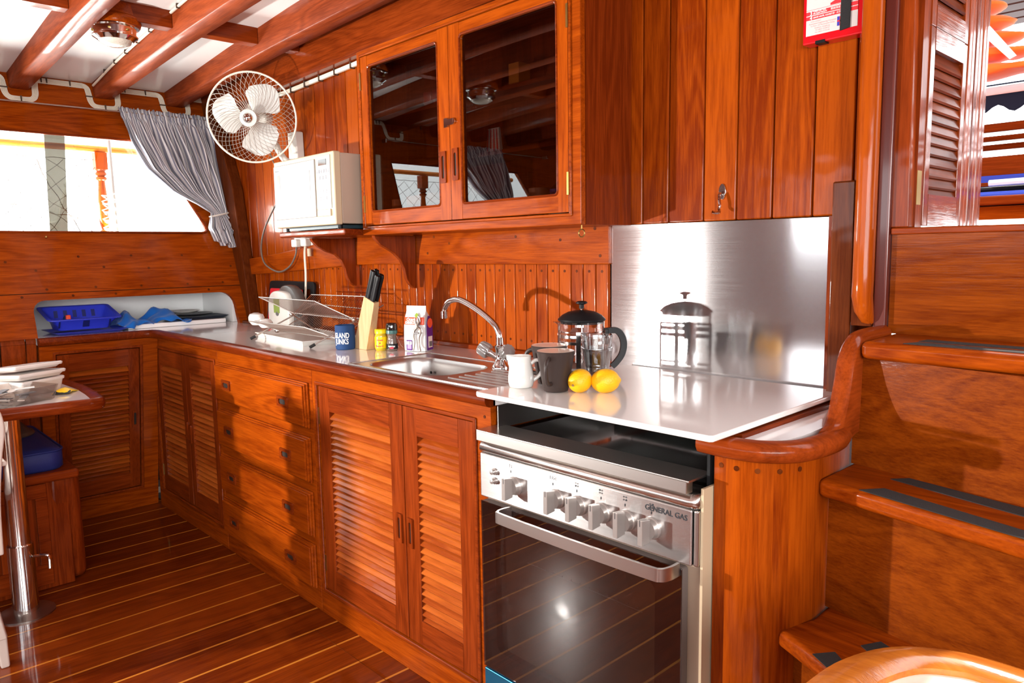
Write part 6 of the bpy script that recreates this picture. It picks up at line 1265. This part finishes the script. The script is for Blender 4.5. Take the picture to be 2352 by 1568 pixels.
mb = MB(); mb.rings([rr2(-3.80, -3.225, -1.1, .665, .4525, .05), rr2(-3.81, -3.215, -1.11, .675, .462, .055), rr2(-3.81, -3.215, -1.11, .675, .522, .055), rr2(-3.80, -3.225, -1.1, .665, .532, .05), rr2(-3.76, -3.27, -1.05, .62, .537, .04)]); t.part('cover', mb, NAVY, ang=70)
mb = MB(); mb.tube([(x, y, .527) for x, y, z in rr2(-3.81, -3.215, -1.11, .675, 0, .055)], .004, 6, closed=True); t.part('piping', mb, NAVY)
t = Thing('domed_lamp', 'white knob-topped object with dark domed base on the blue cushion', 'lamp', (-3.585, .56, .5375))
mb = MB(); mb.lathe([(0, 0), (.085, 0), (.088, .006), (.082, .016), (.066, .024), (.045, .05), (.03, .058), (0, .058)], (-3.585, .56, .5375), 32); t.part('dark_base', mb, plain('dark_bronze', (.06, .035, .025, 1), .4), ang=25)
mb = MB(); mb.lathe([(.028, .056), (.034, .075), (.040, .080), (.038, .085), (.034, .088), (.038, .095), (.034, .105), (0, .112)], (-3.585, .56, .5375), 32); t.part('white_top', mb, WHPL, ang=30)
# plastic chair at the left edge
t = Thing('plastic_chair', 'white plastic armchair cut off by the left edge of the photo', 'chair', (-2.88, .14, 0))
def leg(P, w, name='leg'):
    mb = MB(); R = []
    for (x, y, z, k) in P: R.append([(x-w*k, y-w*k*.55, z), (x+w*k, y-w*k*.55, z), (x+w*k, y+w*k*.45, z), (x+w*k*.6, y+w*k*.55, z), (x-w*k*.6, y+w*k*.55, z), (x-w*k, y+w*k*.45, z)])
    mb.rings(R); return t.part(name, mb, CHAIRP, bevel=.005, ang=50)
leg([(-2.69, .350, 0, .75), (-2.69, .345, .11, .95)], .030); leg([(-2.69, .343, .095, 1.15), (-2.685, .320, .25, 1.15), (-2.69, .345, .42, 1.15)], .030)
leg([(-2.69, -.06, 0, .75), (-2.69, -.03, .40, 1.15)], .030); leg([(-3.115, .33, 0, .75), (-3.09, .29, .40, 1.1)], .028); leg([(-3.115, -.05, 0, .75), (-3.09, -.01, .40, 1.1)], .028)
mb = MB(); mb.rings([rr2(-3.12, -2.68, -.05, .375, z, .05) for z in (.405, .425)]+[rr2(-3.10, -2.70, -.03, .355, .432, .05)]); t.part('seat', mb, CHAIRP)
for yb in (-.04, .352):
    mb = MB(); P = bez([(-2.67, yb, .36), (-2.665, yb+.004*(1 if yb > 0 else -1), .52), (-2.66, yb+.018*(1 if yb > 0 else -1), .66), (-2.655, yb+.030*(1 if yb > 0 else -1), .745), (-2.655, yb+.022*(1 if yb > 0 else -1), .80), (-2.655, yb-.01*(1 if yb > 0 else -1), .835)], 5); mb.sweep(P, [(-.022, -.012), (.022, -.012), (.020, .014), (-.020, .014)], up=(1, 0, 0)); t.part('back_post', mb, CHAIRP, bevel=.006)
for k in range(5): mb = MB(); y = .025+.068*k; mb.hexa([(-2.672, y, .43), (-2.662, y, .43), (-2.662, y+.034, .43), (-2.672, y+.034, .43), (-2.662, y, .79), (-2.652, y, .79), (-2.652, y+.034, .79), (-2.662, y+.034, .79)]); t.part('back_slat', mb, CHAIRP)
mb = MB(); mb.box(-2.668, -2.648, -.03, .370, .785, .838); t.part('top_rail', mb, CHAIRP, bevel=.008)
for yb in (-.055, .385):
    mb = MB(); mb.box(-2.93, -2.665, yb-.018, yb+.018, .630, .645); t.part('arm', mb, CHAIRP, bevel=.005); mb = MB(); mb.box(-2.935, -2.91, yb-.015, yb+.015, .42, .632); t.part('arm_support', mb, CHAIRP, bevel=.005)
# table corner in the right foreground
t = Thing('side_table', 'rounded table corner with thick glossy wooden rim in the right foreground', 'table', (0, .8, 0))
cx_, cy_ = -.218, .875
out = [(-.335, .45), (-.338, .70), (-.336, .84), (-.325, .90), (-.303, .945), (-.268, .972), (-.225, .985), (-.10, .985), (.25, .985), (.25, .45)]
mb = MB(); mb.slab([(x, y, .722) for x, y in out], (0, 0, .022), .5); t.part('table_top', mb, plain('cream_top', (.80, .74, .62, 1), .4))
pp = bez([(-.328, .50, .737), (-.331, .70, .737), (-.329, .83, .737), (-.318, .89, .737), (-.297, .935, .737), (-.264, .962, .737), (-.222, .975, .737), (-.10, .976, .737), (.24, .976, .737)], 5)
mb = MB(); mb.sweep(pp, [(x*1.25, y) for x, y in PR]); t.part('rim', mb, wood('rim_teak', 'X', light=(.50, .15, .018), dark=(.28, .06, .007), coat=1.0), ang=50)
mb = MB(); mb.lathe([(.04, 0), (.04, .72), (0, .72)], (.0, .70, 0), 24); t.part('pedestal', mb, CHROME)
single('table_mat', MB().slab([(-.282, .60, .7445), (-.282, .84, .7445), (-.262, .89, .7445), (-.225, .905, .7445), (.2, .905, .7445), (.2, .60, .7445)], (0, 0, .006)), plain('fluffy_white', (.88, .84, .74, 1), .95, bump=1, bscale=260), 'off-white woven mat on the foreground table corner', 'mat', bevel=.002)

# ================================================================== REST OF THE SALOON (behind the camera)
mb = MB(); mb.box(1.30, 1.34, -2.6, 1.75, -.02, 1.15, .5); mb.box(1.30, 1.34, -2.6, 1.75, 1.85, 2.3, .4); mb.box(1.30, 1.34, .9, 1.75, 1.1505, 1.8495, .4)
struct('wall_right', mb, RY, 'varnished starboard side of the saloon behind the camera', 'wall')
mb = MB(); mb.box(.40, 1.34, 1.752, 1.79, -.02, 2.3, .5); mb.build('bulkhead_right', RZ, wb, wb.location)
mb = MB(); mb.box(-4.3, 1.34, -2.66, -2.62, -.02, 1.35, .5); mb.box(-4.3, -3.0, -2.66, -2.62, 1.3505, 1.85, .5); mb.box(.9, 1.34, -2.66, -2.62, 1.3505, 1.85, .5); mb.box(-4.3, 1.34, -2.66, -2.62, 1.8505, 2.3, .5)
struct('wall_front', mb, RZ, 'varnished bulkhead with window opening behind the camera', 'wall')
